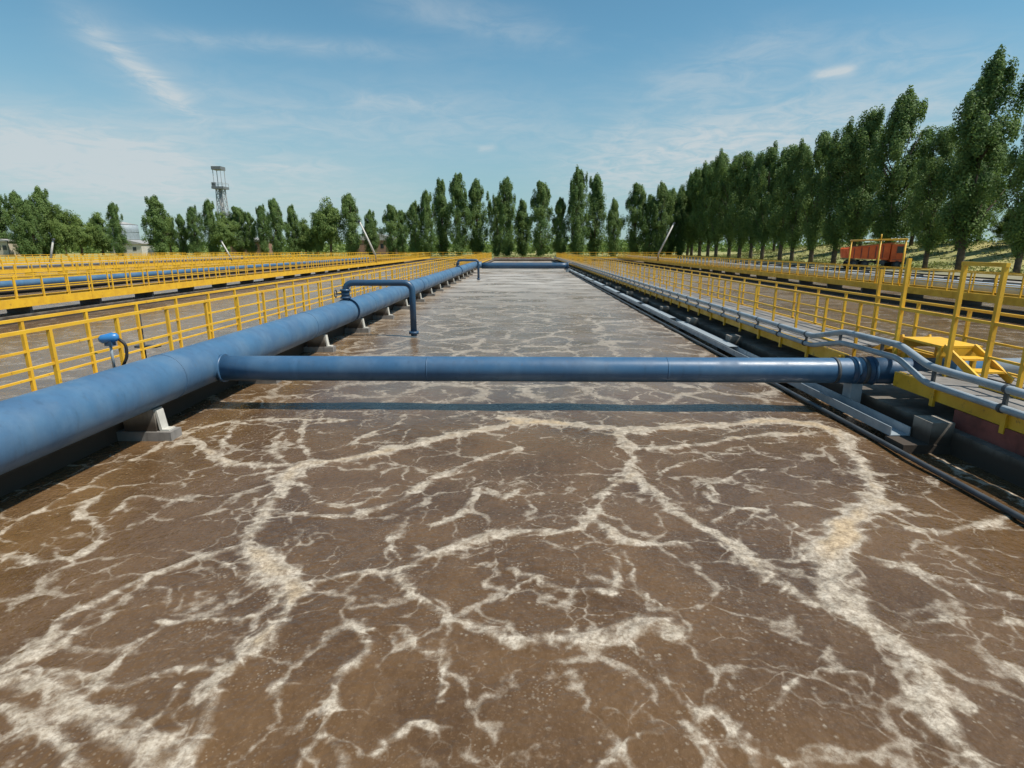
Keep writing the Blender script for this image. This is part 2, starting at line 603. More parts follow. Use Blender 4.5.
ORD = ['first', 'second', 'third', 'fourth', 'fifth', 'sixth', 'seventh', 'eighth', 'ninth', 'tenth', 'eleventh', 'twelfth',
       'thirteenth', 'fourteenth', 'fifteenth', 'sixteenth', 'seventeenth', 'eighteenth', 'nineteenth', 'twentieth']
ORD += ['twenty-' + w for w in ORD[:9]] + ['thirtieth'] + ['thirty-' + w for w in ORD[:9]] + ['fortieth'] + ['forty-' + w for w in ORD[:9]]

# ------------------------------------------------------------------ ground (one sheet with the tank block cut out)
GZ = 0.42
TX0, TX1, TY0, TY1 = -70.0, 31.8, -9.0, 118.0


def smooth01(a, b, x):
    t = min(1, max(0, (x - a) / (b - a)))
    return t * t * (3 - 2 * t)


def ground_z(x, y):
    z = GZ
    z += 2.9 * smooth01(47, 64, x) * smooth01(-20, 10, y) * (1 - 0.75 * smooth01(110, 170, y))
    z += 0.10 * math.sin(x * 0.13 + 1) * math.sin(y * 0.11) * smooth01(0, 8, max(TX0 - x, x - TX1, y - TY1))
    return z


def build_ground():
    xs = sorted(set([-1500, -800, -400, -250, -180, -140, -110, -90, TX0, TX1] + list(range(-60, 33, 10)) + list(np.arange(33, 76, 1.5)) + [32.4] +
                    [80, 90, 110, 140, 200, 300, 500, 900, 1500]))
    ys = sorted(set([-300, -120, -60, -30, TY0, TY1] + list(np.arange(-5, 118, 3.0)) + list(np.arange(118, 180, 4.0)) + [190, 220, 260, 320, 420, 600, 1000, 2500]))
    vid, v, f = {}, [], []

    def vi(i, j):
        if (i, j) not in vid:
            vid[(i, j)] = len(v)
            v.append((xs[i], ys[j], ground_z(xs[i], ys[j])))
        return vid[(i, j)]
    for i in range(len(xs) - 1):
        for j in range(len(ys) - 1):
            cx, cy = (xs[i] + xs[i + 1]) / 2, (ys[j] + ys[j + 1]) / 2
            if TX0 < cx < TX1 and TY0 < cy < TY1:
                continue
            f.append((vi(i, j), vi(i + 1, j), vi(i + 1, j + 1), vi(i, j + 1)))
    me = bpy.data.meshes.new('ground')
    me.from_pydata(v, [], f)
    for p in me.polygons:
        p.use_smooth = True
    me.materials.append(M['ground'])
    struct(link('ground', me))


build_ground()
# service road between the tanks and the poplars
rb = MB()
ysr = list(np.arange(-20, 150, 6.0))
for k, y in enumerate(ysr):
    rb.v += [(33.2, y, GZ + 0.16), (37.6, y, GZ + 0.16)]
    if k:
        b0 = 2 * (k - 1)
        rb.face((b0, b0 + 1, b0 + 3, b0 + 2))
struct(rb.build('road', 'road'))
# concrete apron round the tank block
ap = MB()
ap.box(TX0 - 1.0, TX0 + 0.4, TY0 - 1, TY1 + 1, -1.0, 0.50)
ap.box(TX1 - 0.4, TX1 + 1.0, TY0 - 1, TY1 + 1, -1.0, 0.50)
ap.box(TX0 + 0.4, TX1 - 0.4, TY1 - 0.5, TY1 + 1.2, -1.0, 0.503)
ap.box(TX0 + 0.4, TX1 - 0.4, TY0 - 1, TY0 + 0.5, -1.0, 0.503)
struct(ap.build('pavement', 'concrete'))

# ------------------------------------------------------------------ foam streams of the near water (ground coordinates from their pixels)
def q3(*pts):      # left lower quarter of the photograph, doubled
    return [(x / 2, 384 + y / 2) for x, y in pts]


def q4(*pts):
    return [(512 + x / 2, 384 + y / 2) for x, y in pts]


STREAMS = [
    (q3((495, 320), (400, 350), (300, 385), (220, 420), (150, 460), (80, 520), (0, 578), (-80, 620)), 11),
    (q3((490, 315), (540, 250), (575, 190), (600, 165), (700, 150), (800, 130), (900, 105), (1024, 80), (1104, 74)), 12),
    (q3((380, 110), (430, 148), (500, 162), (580, 166)), 9),
    (q3((350, 125), (380, 100), (440, 80), (600, 70), (700, 72)), 6),
    (q3((480, 310), (520, 350), (570, 385), (600, 410), (590, 445)), 19),
    (q3((590, 400), (700, 385), (780, 372), (850, 345), (940, 315), (1024, 297), (1090, 298), (1164, 290), (1195, 245)), 12),
    (q3((590, 440), (530, 510), (450, 570), (425, 620), (420, 680), (370, 768), (340, 830)), 12),
    (q3((440, 572), (330, 582), (230, 602), (110, 578), (0, 582)), 8),
    (q3((790, 378), (850, 430), (900, 470), (1024, 512), (1124, 502), (1224, 490), (1314, 472)), 11),
    (q4((120, 500), (200, 505), (290, 475), (320, 505)), 15),
    (q4((230, 520), (290, 585), (350, 640), (385, 665), (420, 650), (470, 700), (530, 750)), 6),
    (q3((-60, 610), (0, 600), (80, 602), (150, 640), (220, 690), (290, 745), (315, 800)), 17),
    (q3((0, 650), (80, 690), (150, 740), (180, 800)), 11),
    (q3((190, 460), (100, 530), (20, 572)), 6),
    (q3((722, 490), (728, 530), (690, 570), (662, 640), (650, 690), (620, 740), (600, 790)), 9),
    (q3((650, 690), (685, 740), (700, 790)), 8),
    (q3((705, 487), (790, 487), (830, 525), (880, 560), (890, 600), (880, 650)), 4),
    (q4((140, 270), (190, 290), (230, 320), (330, 316)), 9),
    (q4((170, 240), (190, 210), (218, 195)), 4),
    (q4((215, 195), (255, 195), (300, 235), (360, 275), (420, 310), (470, 350), (500, 380), (560, 410), (610, 440)), 11),
    (q4((215, 95), (240, 150), (237, 195)), 11),
    (q4((-10, 370), (60, 395), (120, 410), (190, 410), (212, 390), (195, 340)), 7),
    (q4((-20, 440), (30, 400)), 3),
    (q4((-20, 68), (80, 75), (220, 92), (400, 82), (560, 76), (640, 95), (690, 150), (722, 200), (725, 245)), 12),
    (q4((725, 235), (680, 285), (640, 325), (632, 380), (660, 440), (720, 490), (790, 540), (840, 590)), 23),
    (q4((640, 330), (650, 400), (690, 450)), 22),
    (q4((835, 580), (825, 640), (870, 690), (930, 750), (990, 820)), 23),
    (q4((840, 580), (880, 610), (890, 640)), 9),
    (q4((240, 130), (350, 125), (480, 105), (600, 100)), 7),
    (q4((290, 190), (330, 160), (400, 145), (470, 135)), 3),
    (q4((725, 260), (790, 290), (860, 295), (930, 285), (1010, 265)), 9),
    (q4((720, 350), (800, 370), (880, 395), (960, 415), (1040, 432)), 8),
    (q4((820, 480), (880, 460), (960, 480), (1010, 470)), 4.5),
    (q4((980, 560), (1040, 610)), 5),
    (q4((410, 285), (440, 252), (520, 260), (580, 290), (640, 292)), 4),
    (q4((390, 200), (410, 235), (380, 215)), 7),
    (q4((420, 200), (460, 175), (500, 170)), 3),
    (q4((150, 790), (230, 745), (270, 715), (310, 705)), 5),
    (q4((350, 690), (400, 740), (420, 790)), 7),
    (q4((430, 690), (470, 740), (480, 790)), 8),
    (q4((520, 640), (560, 600), (620, 580), (700, 590)), 4),
    (q4((610, 560), (640, 540)), 5),
    (q4((220, 340), (250, 400), (300, 450)), 5),
    (q3((190, 228), (155, 265), (190, 275), (203, 300), (170, 335), (130, 350), (60, 356), (0, 338), (-40, 330)), 8),
    (q3((560, 95), (550, 140), (580, 165)), 5),
    (q3((540, 175), (545, 215), (480, 250)), 4),
    (q3((560, 255), (620, 265), (700, 265), (800, 230), (870, 190), (960, 150), (1040, 128)), 6),
    (q3((790, 300), (785, 330), (805, 355)), 4),
    (q3((870, 285), (930, 260), (958, 205), (1000, 230), (1040, 210)), 6),
    (q3((285, 500), (220, 572), (200, 600)), 4),
    (q3((300, 475), (420, 470), (500, 460)), 4),
    (q3((450, 358), (520, 395), (575, 430)), 5),
    (q3((230, 260), (260, 230), (330, 230), (400, 235)), 4),
    (q3((600, 200), (640, 240), (720, 240), (780, 210)), 4),
    (q3((430, 150), (460, 100), (480, 80)), 4),
    (q3((180, 470), (240, 450), (330, 440)), 3),
    (q3((540, 600), (620, 600), (650, 640)), 3),
    (q3((740, 730), (800, 700), (840, 680), (900, 700)), 5),
    (q3((280, 700), (340, 650), (370, 610)), 4),
    (q3((700, 125), (740, 100), (800, 80)), 4),
    (q3((620, 60), (600, 100), (610, 140)), 3),
    ([(1040, 512), (960, 470), (880, 428), (800, 388), (735, 354)], 4),
    ([(-20, 545), (60, 500), (130, 462), (200, 425)], 3),
]


def catmull(pts, n=7):
    P = [np.array(p, float) for p in pts]
    P = [2 * P[0] - P[1]] + P + [2 * P[-1] - P[-2]]
    out = []
    for i in range(1, len(P) - 2):
        p0, p1, p2, p3 = P[i - 1], P[i], P[i + 1], P[i + 2]
        for k in range(n):
            t = k / n
            out.append(0.5 * ((2 * p1) + (-p0 + p2) * t + (2 * p0 - 5 * p1 + 4 * p2 - p3) * t * t + (-p0 + 3 * p1 - 3 * p2 + p3) * t ** 3))
    out.append(P[-2])
    return out


WX0, WX1 = -5.80, 5.76


def build_near_water():
    xs = np.arange(WX0, WX1 + 0.02, 0.036)
    ys = [1.2]
    while ys[-1] < 117.6:
        y = ys[-1]
        ys.append(y + (0.034 if y < 8 else 0.034 * (y / 8) ** 1.35 if y < 14 else 0.034 * (y / 8) ** 1.5))
    ys = np.array(ys)
    nx, ny = len(xs), len(ys)
    X, Y = np.meshgrid(xs, ys)
    # irregular meander added to the hand-placed stream lines
    wx = X + 0.022 * np.sin(Y * 5.1 + 1.3 * np.sin(X * 3.1)) + 0.018 * np.sin(Y * 11 + X * 6) + 0.010 * np.sin(X * 23 + Y * 19)
    wy = Y + 0.022 * np.sin(X * 4.7 + 1.1 * np.sin(Y * 2.7)) + 0.018 * np.sin(X * 12 - Y * 8) + 0.010 * np.sin(Y * 25 - X * 17)
    F = np.zeros_like(X)
    wv = 0.28 * np.sin(X * 3.3 + 2.0 * np.sin(Y * 2.2)) * np.sin(Y * 3.9 + 1.5 * np.sin(X * 2.9)) + 0.22 * np.sin(X * 8.1 - Y * 4.3) * np.sin(Y * 9.2 + X * 3)
    for pts, w in STREAMS:
        c = catmull(pts)
        G = []
        for (px, py) in c:
            gx, gy = ground_at(px, py)
            G.append((gx, gy, (w * 0.5 + 0.8) * 1.3 * math.hypot(gy, CAM_H) / FPX))
        for (x0, y0, w0), (x1, y1, w1) in zip(G[:-1], G[1:]):
            ww = max(w0, w1) * 2.6
            bx0, bx1 = np.searchsorted(xs, min(x0, x1) - ww), np.searchsorted(xs, max(x0, x1) + ww)
            by0, by1 = np.searchsorted(ys, min(y0, y1) - ww), np.searchsorted(ys, max(y0, y1) + ww)
            if bx1 <= bx0 or by1 <= by0:
                continue
            sx, sy = wx[by0:by1, bx0:bx1], wy[by0:by1, bx0:bx1]
            dx, dy = x1 - x0, y1 - y0
            L = dx * dx + dy * dy + 1e-9
            t = np.clip(((sx - x0) * dx + (sy - y0) * dy) / L, 0, 1)
            d = np.hypot(sx - x0 - t * dx, sy - y0 - t * dy)
            wl = (w0 + (w1 - w0) * t) * (1 + wv[by0:by1, bx0:bx1])
            val = np.exp(-(d / (wl * 1.15)) ** 2 * 0.8) * np.clip(0.66 + wl * 2.6, 0.72, 1.2)
            F[by0:by1, bx0:bx1] = np.maximum(F[by0:by1, bx0:bx1], val)
    tt = np.clip((Y - 8.3) / 2.6, 0, 1)
    P = 0.0 + 1.0 * tt * tt * (3 - 2 * tt)
    Z = 0.006 * np.sin(X * 2.1 + 1.7 * np.sin(Y * 1.3)) + 0.006 * np.sin(Y * 2.6 + 1.2 * np.sin(X * 1.9 + 1)) + 0.003 * np.sin(X * 7 + Y * 5.5) + 0.022 * np.clip(F, 0, 1) ** 1.5 * (0.7 + 0.5 * np.sin(X * 17 + 2 * np.sin(Y * 11)) * np.sin(Y * 15))
    me = bpy.data.meshes.new('water')
    nv = nx * ny
    co = np.stack([X, Y, Z], -1).reshape(-1).astype(np.float32)
    ii = (np.arange(ny - 1)[:, None] * nx + np.arange(nx - 1)[None, :]).reshape(-1)
    quads = np.stack([ii, ii + 1, ii + 1 + nx, ii + nx], -1).reshape(-1).astype(np.int32)
    nf = len(ii)
    me.vertices.add(nv)
    me.vertices.foreach_set('co', co)
    me.loops.add(nf * 4)
    me.loops.foreach_set('vertex_index', quads)
    me.polygons.add(nf)
    me.polygons.foreach_set('loop_start', np.arange(0, nf * 4, 4, dtype=np.int32))
    me.polygons.foreach_set('use_smooth', np.ones(nf, bool))
    me.update()
    for nm, arr in (('foam', F), ('procedural', P)):
        a = me.attributes.new(nm, 'FLOAT', 'POINT')
        a.data.foreach_set('value', arr.reshape(-1).astype(np.float32))
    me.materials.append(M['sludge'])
    struct(link('water', me))


build_near_water()

# walkway centre lines left to right
WALK = [-67.0, -55.0, -43.0, -30.9, -18.8, -6.71, 6.6, 18.9, 31.0]
for a, b in zip(WALK[:-1], WALK[1:]):
    if a == -6.71:
        continue
    w = MB()
    yy = list(np.arange(-8.5, 117.5, 6.0)) + [117.5]
    for k, y in enumerate(yy):
        w.v += [(a + 0.5, y, 0.0), (b - 0.5, y, 0.0)]
        if k:
            w.face((2 * k - 2, 2 * k - 1, 2 * k + 1, 2 * k))
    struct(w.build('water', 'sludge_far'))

# ------------------------------------------------------------------ tank walls
YN, YF = -8.4, 117.4
PIPE_X, PIPE_Z, PIPE_R = -5.42, 0.78, 0.352
XP_Y, XP_Z, XP_R = 9.4, 0.70, 0.21


def wall_mesh(x0, x1, y0, y1, top):
    m = MB()
    m.box(x0, x1, y0, y1, -1.2, top)
    return m


wall_names = {
    -67.0: 'stained concrete tank wall farthest left of all', -55.0: 'stained concrete tank wall second from the far left',
    -43.0: 'stained concrete tank wall third from the far left', -30.9: 'stained concrete tank wall under the distant blue pipe on the left',
    -18.8: 'stained concrete tank wall under the bright yellow beam on the left', -6.71: 'dark wet concrete tank wall under the big blue pipe',
    6.6: 'dark concrete tank wall under the right walkway with grey conduits', 18.9: 'concrete tank wall under the second walkway on the right',
    31.0: 'low concrete tank wall nearest the grass on the right'}
WALLS = {}
for xc in WALK:
    if xc == -6.71:
        x0, x1 = -7.2, -5.78
    elif xc == 6.6:
        x0, x1 = 5.75, 7.5
    else:
        x0, x1 = xc - 0.5, xc + 0.5
    t = thing('tank_wall', wall_names[xc], 'wall', (0, 0, 0), 'tank walls')
    wall_mesh(x0, x1, YN, YF, 0.30).build('wall_core', 'concrete', t)
    if xc not in (-6.71, 6.6):           # short piers that carry the walkway
        pm = MB().box(-0.44, 0.44, -0.07, 0.07, 0.0, 0.30).mesh('pier', 'dark_steel')
        y = 3.0
        while y < 90 and abs(xc) < 44:
            link('pier', pm, t, (xc, y, 0.297))
            y += 3.6
    WALLS[xc] = t

# brackets that carry the big blue pipe
bk = MB()
bk.box(-0.80, 0.02, -0.13, 0.13, -0.06, 0.14)
bk = bk.mesh('support_bracket', 'deck')
stop = MB()
stop.prism([(0.0, 0.142), (0.13, 0.142), (0.13, 0.165), (0.03, 0.165), (-0.01, 0.44), (-0.04, 0.44), (-0.01, 0.165)], 1, -0.075, 0.075)
stop = stop.mesh('pipe_stop', 'white')
sad = MB().box(-0.66, -0.20, -0.10, 0.10, 0.142, 0.46).mesh('saddle_block', 'concrete')
y = 7.75 - 3.55
while y < 64:
    br = link('support_bracket', bk, WALLS[-6.71], (-5.02, y, 0.0))
    link('pipe_stop', stop, br, (-0.16, 0, 0))
    link('saddle_block', sad, br)
    y += 3.55
rbk = MB().box(5.12, 5.76, -0.20, 0.20, -0.1, 0.115).box(5.46, 5.765, -0.18, 0.18, 0.115, 0.42).mesh('wall_block', 'concrete')
y = 7.55
while y < 90:
    link('wall_block', rbk, WALLS[6.6], (0, y, 0))
    y += 3.8


# ------------------------------------------------------------------ walkways with their railings
POST = 1.25
TOPZ, FLOORZ = 1.66, 0.78
OTHER_DECK, LEFT_DECK = 0.72, 0.62
post_near = MB().box(-0.024, 0.024, -0.024, 0.024, LEFT_DECK - 0.05, TOPZ).mesh('post', 'yellow')


def railing(parent, x, y0, y1, name='railing', near=64.0, toe=True, gaps=()):
    segs = []
    a = y0
    for g0, g1 in gaps:
        segs.append((a, g0))
        a = g1
    segs.append((a, y1))
    top = MB()
    for s0, s1 in segs:
        top.box(x - 0.025, x + 0.025, s0, s1, TOPZ, TOPZ + 0.042)
    rail = top.build(name, 'yellow', parent)
    mid = MB()
    for s0, s1 in segs:
        mid.box(x - 0.018, x + 0.018, s0, s1, 1.20, 1.233)
    mid.build('mid_rail', 'yellow', rail)
    if toe:
        tb = MB()
        for s0, s1 in segs:
            tb.box(x - 0.02, x + 0.02, s0, s1, FLOORZ + 0.01, FLOORZ + 0.04)
        tb.build('bottom_rail', 'yellow', rail)
    far = MB()
    y = y0 + 0.1
    while y < y1:
        inside = any(g0 - 0.05 < y < g1 + 0.05 for g0, g1 in gaps)
        if not inside:
            if y < near:
                po = link('post', post_near, rail, (x, y, 0))
                po.rotation_euler = (R(random.uniform(-0.5, 0.5)), R(random.uniform(-0.35, 0.35)), R(random.uniform(-3, 3)))
            else:
                far.box(x - 0.028, x + 0.028, y - 0.028, y + 0.028, FLOORZ - 0.1, TOPZ)
        y += POST
    if far.v:
        struct(far.build('distant_posts', 'yellow', rail), 'stuff')
    return rail


def channel(x, z0, z1, side, y0, y1):
    """C-section steel beam, web facing side (-1 left, +1 right)"""
    m = MB()
    s = side
    prof = [(x, z0), (x, z1), (x - s * 0.09, z1), (x - s * 0.09, z1 - 0.014), (x - s * 0.014, z1 - 0.014), (x - s * 0.014, z0 + 0.014),
            (x - s * 0.09, z0 + 0.014), (x - s * 0.09, z0)]
    m.prism(prof, 1, y0, y1)
    return m


walk_labels = {
    -67.0: 'yellow railed walkway farthest to the left, nearest the left trees', -55.0: 'yellow railed walkway second from the far left',
    -43.0: 'yellow railed walkway just beyond the distant blue pipe', -30.9: 'yellow railed walkway beside the distant blue pipe on the left',
    -18.8: 'yellow walkway with bright beam, across the left neighbouring basin', -6.71: 'yellow railed walkway right behind the big blue pipe',
    6.6: 'yellow walkway with grey conduits along the right of the near basin', 18.9: 'yellow railed walkway across the right neighbouring basin',
    31.0: 'yellow railed walkway nearest the poplars and orange truck'}
RAIL_START = {-6.17: 3.42, -7.25: 2.97, 6.45: 3.46, 7.50: 3.4}
for xc in WALK[:-1]:
    t = thing('walkway', walk_labels[xc], 'walkway', (0, 0, 0), 'yellow walkways between the basins')
    if xc == 6.6:
        dx0, dx1, rails, gap = 5.925, 7.56, (6.45, 7.50), ((7.90, 9.87),)
    elif xc == -6.71:
        dx0, dx1, rails, gap = -7.28, -6.14, (-6.17, -7.25), ()
    else:
        dx0, dx1, rails, gap = xc - 0.58, xc + 0.58, (xc - 0.54, xc + 0.54), ()
    near_w = abs(xc) < 10
    fz = FLOORZ if xc == 6.6 else LEFT_DECK if xc == -6.71 else OTHER_DECK
    bz0, bz1 = (0.55, FLOORZ - 0.005) if xc == 6.6 else (0.42, 0.60) if xc == -6.71 else (0.57, 0.88)
    # deck plates
    if near_w:
        pm = MB().box(dx0 + 0.095, dx1 - 0.095, 0.006, 2.494, fz - 0.03, fz).mesh('deck_plate', 'deck')
        y = -6.0
        while y < 112:
            if not (xc == 6.6 and 8.3 < y + 1.25 < 10.3):
                link('deck_plate', pm, t, (0, y, 0))
            y += 2.5
        if xc == 6.6:
            pass
    else:
        MB().box(dx0 + 0.095, dx1 - 0.095, -6, 114, fz - 0.03, fz).build('deck_plate', 'deck', t)
    # edge beams in lengths
    for s, bx in ((-1, dx0), (1, dx1)):
        if near_w or xc in (-18.8, 18.9):
            cm_ = channel(bx, bz0, bz1, s, 0.0, 5.988).mesh('edge_beam', 'yellow')
            if xc == 6.6:
                spans = [(-3.0, 9.0)] + [(10.45, 16.0)] + [(16.0 + 6 * k, 22.0 + 6 * k) for k in range(16)]
                for a, b in spans:
                    if abs(b - a - 6) < 0.01:
                        link('edge_beam', cm_, t, (0, a, 0))
                    else:
                        channel(bx, bz0, bz1, s, a, b - 0.012).build('edge_beam', 'yellow', t)
            else:
                for k in range(20):
                    link('edge_beam', cm_, t, (0, -6 + 6 * k, 0))
        else:
            channel(bx, bz0, bz1, s, -6, 114).build('edge_beam', 'yellow', t)
    for rx in rails:
        railing(t, rx, RAIL_START.get(rx, 4.0 if abs(xc) < 25 else 14.0), 114, near=64 if abs(xc) < 20 else 40, gaps=gap if rx == 6.45 else (), toe=near_w)
    # cross stiffeners below the plates
    if near_w:
        cs = MB().box(dx0 + 0.1, dx1 - 0.1, -0.03, 0.03, bz0 + 0.02, fz - 0.031).mesh('cross_member', 'yellow')
        y = -2.0
        while y < 60:
            if not (xc == 6.6 and 9.0 < y < 10.45):
                link('cross_member', cs, t, (0, y, 0))
            y += 3.0
    if xc == 6.6:       # red-brown sill under the near beam
        MB().box(5.90, 6.05, -3.0, 7.6, 0.30, 0.547).build('sill_plate', 'rust_red', t)

# far railing across the ends of the basins
for (x0, x1, lab) in ((-66.0, -8.2, 'yellow railing across the far ends of the left basins'),
                      (8.2, 30.4, 'yellow railing across the far ends of the right basins')):
    t = thing('end_railing', lab, 'railing', (0, 0, 0), 'end railings')
    MB().box(x0, x1, 116.3, 116.36, TOPZ, TOPZ + 0.06).build('top_rail', 'yellow', t)
    MB().box(x0, x1, 116.31, 116.35, 1.2, 1.25).build('mid_rail', 'yellow', t)
    MB().box(x0, x1, 116.30, 116.36, 0.55, 0.85).build('toe_board', 'yellow', t)
    ps = MB()
    x = x0
    while x < x1:
        ps.box(x - 0.03, x + 0.03, 116.29, 116.37, 0.5, TOPZ)
        x += 1.25
    struct(ps.build('posts', 'yellow', t), 'stuff')
t = thing('end_beam', 'low red-brown beam across the far end of the central basin', 'beam', (0, 0, 0))
MB().box(-5.9, 5.7, 116.5, 116.8, 0.50, 0.72).build('beam_body', 'rust_red', t)
MB().box(-5.9, 5.7, 116.2, 116.498, -0.5, 0.55).build('sill', 'concrete', t)


# ------------------------------------------------------------------ pipes
def ring(m, p, axis, r0, r1, th, seg=24):
    """flat flange ring centred at p with its axis along x(0), y(1) or z(2)"""
    d = Vector((0, 0, 0))
    d[axis] = th / 2
    p = Vector(p)
    m.tube([p - d, p + d], r1, seg)
    return m


def main_pipe(x, y0, y1, label, mat, r=PIPE_R, z=PIPE_Z, near=True):
    t = thing('air_main_pipe', label, 'pipe', (0, 0, 0), 'large air mains along the walkways')
    n = int((y1 - y0) / 2)
    MB().tube([(x, y0 + (y1 - y0) * k / n, z) for k in range(n + 1)], r, 48 if near else 20).build('pipe_run', mat, t)
    y = math.ceil((y0 + 2) / 12) * 12 + 5.6
    while y < 12:
        y += 12
    if near:
        ws = MB().tube([(x, -0.012, z), (x, 0.012, z)], r + 0.006, 48).mesh('weld_seam', mat)
        for k in range(11):
            link('weld_seam', ws, t, (0, 2.6 + 5.7 * k, 0))
    while y < min(y1, 64):       # welded girth bands
        MB().tube([(x, y - 0.03, z), (x, y + 0.03, z)], r + 0.010, 48 if near else 20).build('pipe_band', 'navy' if near else mat, t)
        y += 12
    return t


mp_ = main_pipe(PIPE_X, -6.0, 63.8, 'thick blue pipe running along the left side of the near basin', 'blue')
MB().tube(fillet([(PIPE_X, 63.75, PIPE_Z), (PIPE_X, 64.6, PIPE_Z), (-4.6, 64.6, PIPE_Z)], 0.7, 8), 0.34, 24).build('end_elbow', 'blue', mp_)
main_pipe(-29.9, 4.0, 112.0, 'distant blue pipe behind the second yellow walkway on the left', 'blue', near=False, r=0.21, z=0.60)
main_pipe(20.0, 4.0, 112.0, 'pale grey-blue pipe behind the second walkway on the right', 'pale_pipe', near=False, r=0.22, z=1.0)
main_pipe(-54.0, 10.0, 112.0, 'farthest grey pipe among the left walkways', 'grey_pipe', near=False, r=0.25)


def cross_pipe(y, x0, x1, label, r, z, near):
    t = thing('cross_pipe', label, 'pipe', (0, 0, 0), 'pipes crossing the near basin')
    n = 12
    MB().tube([(x0 + (x1 - x0) * k / n, y, z) for k in range(n + 1)], r, 40 if near else 16).build('pipe_run', 'blue_cross' if near else 'navy', t)
    if near:
        wb = MB()
        wb.tube([(-5.10, y, z), (-5.055, y, z)], r + 0.03, 40)
        wb.build('weld_collar', 'blue_cross', t)
        for xx in (-1.6, 2.4):
            MB().tube([(xx - 0.01, y, z), (xx + 0.01, y, z)], r + 0.003, 40).build('weld_seam', 'blue_cross', t)
        for xx, w, rr, mt in ((5.18, 0.05, 0.012, 'dark_steel'), (5.50, 0.05, 0.022, 'navy'), (5.64, 0.06, 0.02, 'dark_steel'), (5.78, 0.05, 0.03, 'navy')):
            MB().tube([(xx - w / 2, y, z), (xx + w / 2, y, z)], r + rr, 40).build('coupling_ring', mt, t)
        MB().tube([(5.42, y, z), (7.0, y, z)], r + 0.008, 40).build('dark_coupling', 'navy', t)
        MB().tube([(7.55, y, z), (19.6, y, z)], r + 0.006, 32).build('pale_extension', 'pale_pipe', t)
    else:
        MB().tube([(x1 - 0.15, y, z), (x1, y, z)], r + 0.06, 20).build('end_flange', 'navy', t)
        MB().box(x1 - 0.25, x1 + 0.25, y - 0.2, y + 0.2, 0.0, z - r + 0.02).build('foot_block', 'grey_pipe', t)
    return t


cross_pipe(XP_Y, -5.3, 7.6, 'blue pipe crossing straight over the foaming basin in front', XP_R, XP_Z, True)
cross_pipe(64.6, -4.6, 5.0, 'far dark blue pipe crossing at the end of the basin', 0.33, XP_Z, False)
sadl = MB()
sadl.box(5.45, 5.63, XP_Y - 0.12, XP_Y + 0.12, -0.05, 0.50)
tag(sadl.build('pipe_cradle', 'grey_pipe'), 'small grey block under the right end of the crossing pipe', 'support')


def drop_pipe(y, label, xe=-3.36, hi=1.65):
    t = thing('drop_pipe', label, 'pipe', (0, 0, 0), 'inverted-U air drop pipes on the big blue pipe')
    xs_ = PIPE_X + 0.02
    path = fillet([(xs_, y, 1.03), (xs_, y, hi), (xe, y, hi), (xe, y, 0.04)], 0.28, 7)
    MB().tube(path, 0.095, 20).build('pipe_run', 'navy', t)
    v = MB()
    v.tube([(xs_, y, 1.18), (xs_, y, 1.24)], 0.16, 20)
    v.tube([(xs_, y, 1.40), (xs_, y, 1.46)], 0.16, 20)
    v.tube([(xs_, y, 1.24), (xs_, y, 1.40)], 0.125, 20)
    vo = v.build('valve', 'navy', t)
    h = MB()
    h.tube([(xs_ - 0.12, y, 1.32), (xs_ - 0.30, y, 1.32)], 0.022, 8)
    wh = []
    for k in range(17):
        a = 2 * math.pi * k / 16
        wh.append((xs_ - 0.30, y + 0.11 * math.cos(a), 1.32 + 0.11 * math.sin(a)))
    h.tube(wh, 0.016, 6, caps=False)
    h.bar((xs_ - 0.30, y - 0.11, 1.32), (xs_ - 0.30, y + 0.11, 1.32), 0.018)
    h.build('handwheel', 'dark_steel', vo)
    MB().tube([(xe, y, 0.10), (xe, y, 0.18)], 0.15, 20).build('flange', 'navy', t)
    s = MB()
    ra = [(PIPE_X + (PIPE_R + 0.008) * math.cos(R(a)), y + 0.16, PIPE_Z + (PIPE_R + 0.008) * math.sin(R(a))) for a in range(-40, 221, 13)]
    s.tube(ra, 0.035, 8)
    s.build('saddle_strap', 'navy', t)
    return t


drop_pipe(17.4, 'dark blue inverted-U pipe dropping into the water behind the crossing pipe')
drop_pipe(48.0, 'farther small dark blue inverted-U pipe near the basin end', xe=-3.7)

# two grey conduits along the right walkway, humped over the crossing pipe
def conduit(label, x, zs, r):
    t = thing('conduit', label, 'pipe', (0, 0, 0), 'grey conduits on the right walkway')
    lo, hi, lo2 = zs
    pts = fillet([(x, -3, lo2), (x, 8.15, lo2), (x, 8.85, hi), (x, 10.45, hi - 0.02), (x, 11.5, lo), (x, 112, lo - 0.01)], 0.14, 4)
    MB().tube(pts, r, 16).build('pipe_run', 'grey_pipe', t)
    return t


cu = conduit('upper grey conduit humped over the blue pipe end on the right', 5.86, (0.96, 1.22, 1.03), 0.052)
cl = conduit('lower grey conduit against the yellow beam on the right', 5.84, (0.775, 1.02, 0.79), 0.046)
tab = MB().box(5.885, 5.925, -0.035, 0.035, 0.47, 0.74).mesh('beam_tab', 'yellow')
stub = MB().box(5.850, 5.880, -0.028, 0.028, 0.0, 1.0).mesh('stub_post', 'dark_steel')
clamp = MB().tube([(0, -0.022, 0), (0, 0.022, 0)], 0.061, 12).mesh('clamp', 'dark_steel')
y = 4.3
while y < 70:
    if not 9.1 < y < 10.4:
        link('beam_tab', tab, cl, (0, y, 0))
    hump = 8.5 < y < 10.9
    z0, z1 = (1.02, 1.20) if hump else (0.785, 0.98)
    link('stub_post', stub, cu, (0, y, z0), scale=(1, 1, z1 - z0))
    if not 7.9 < y < 11.7:
        link('clamp', clamp, cu, (5.86, y, 1.03 if y < 9 else 0.957))
        link('clamp', clamp, cl, (5.84, y, 0.79 if y < 9 else 0.772))
    y += POST

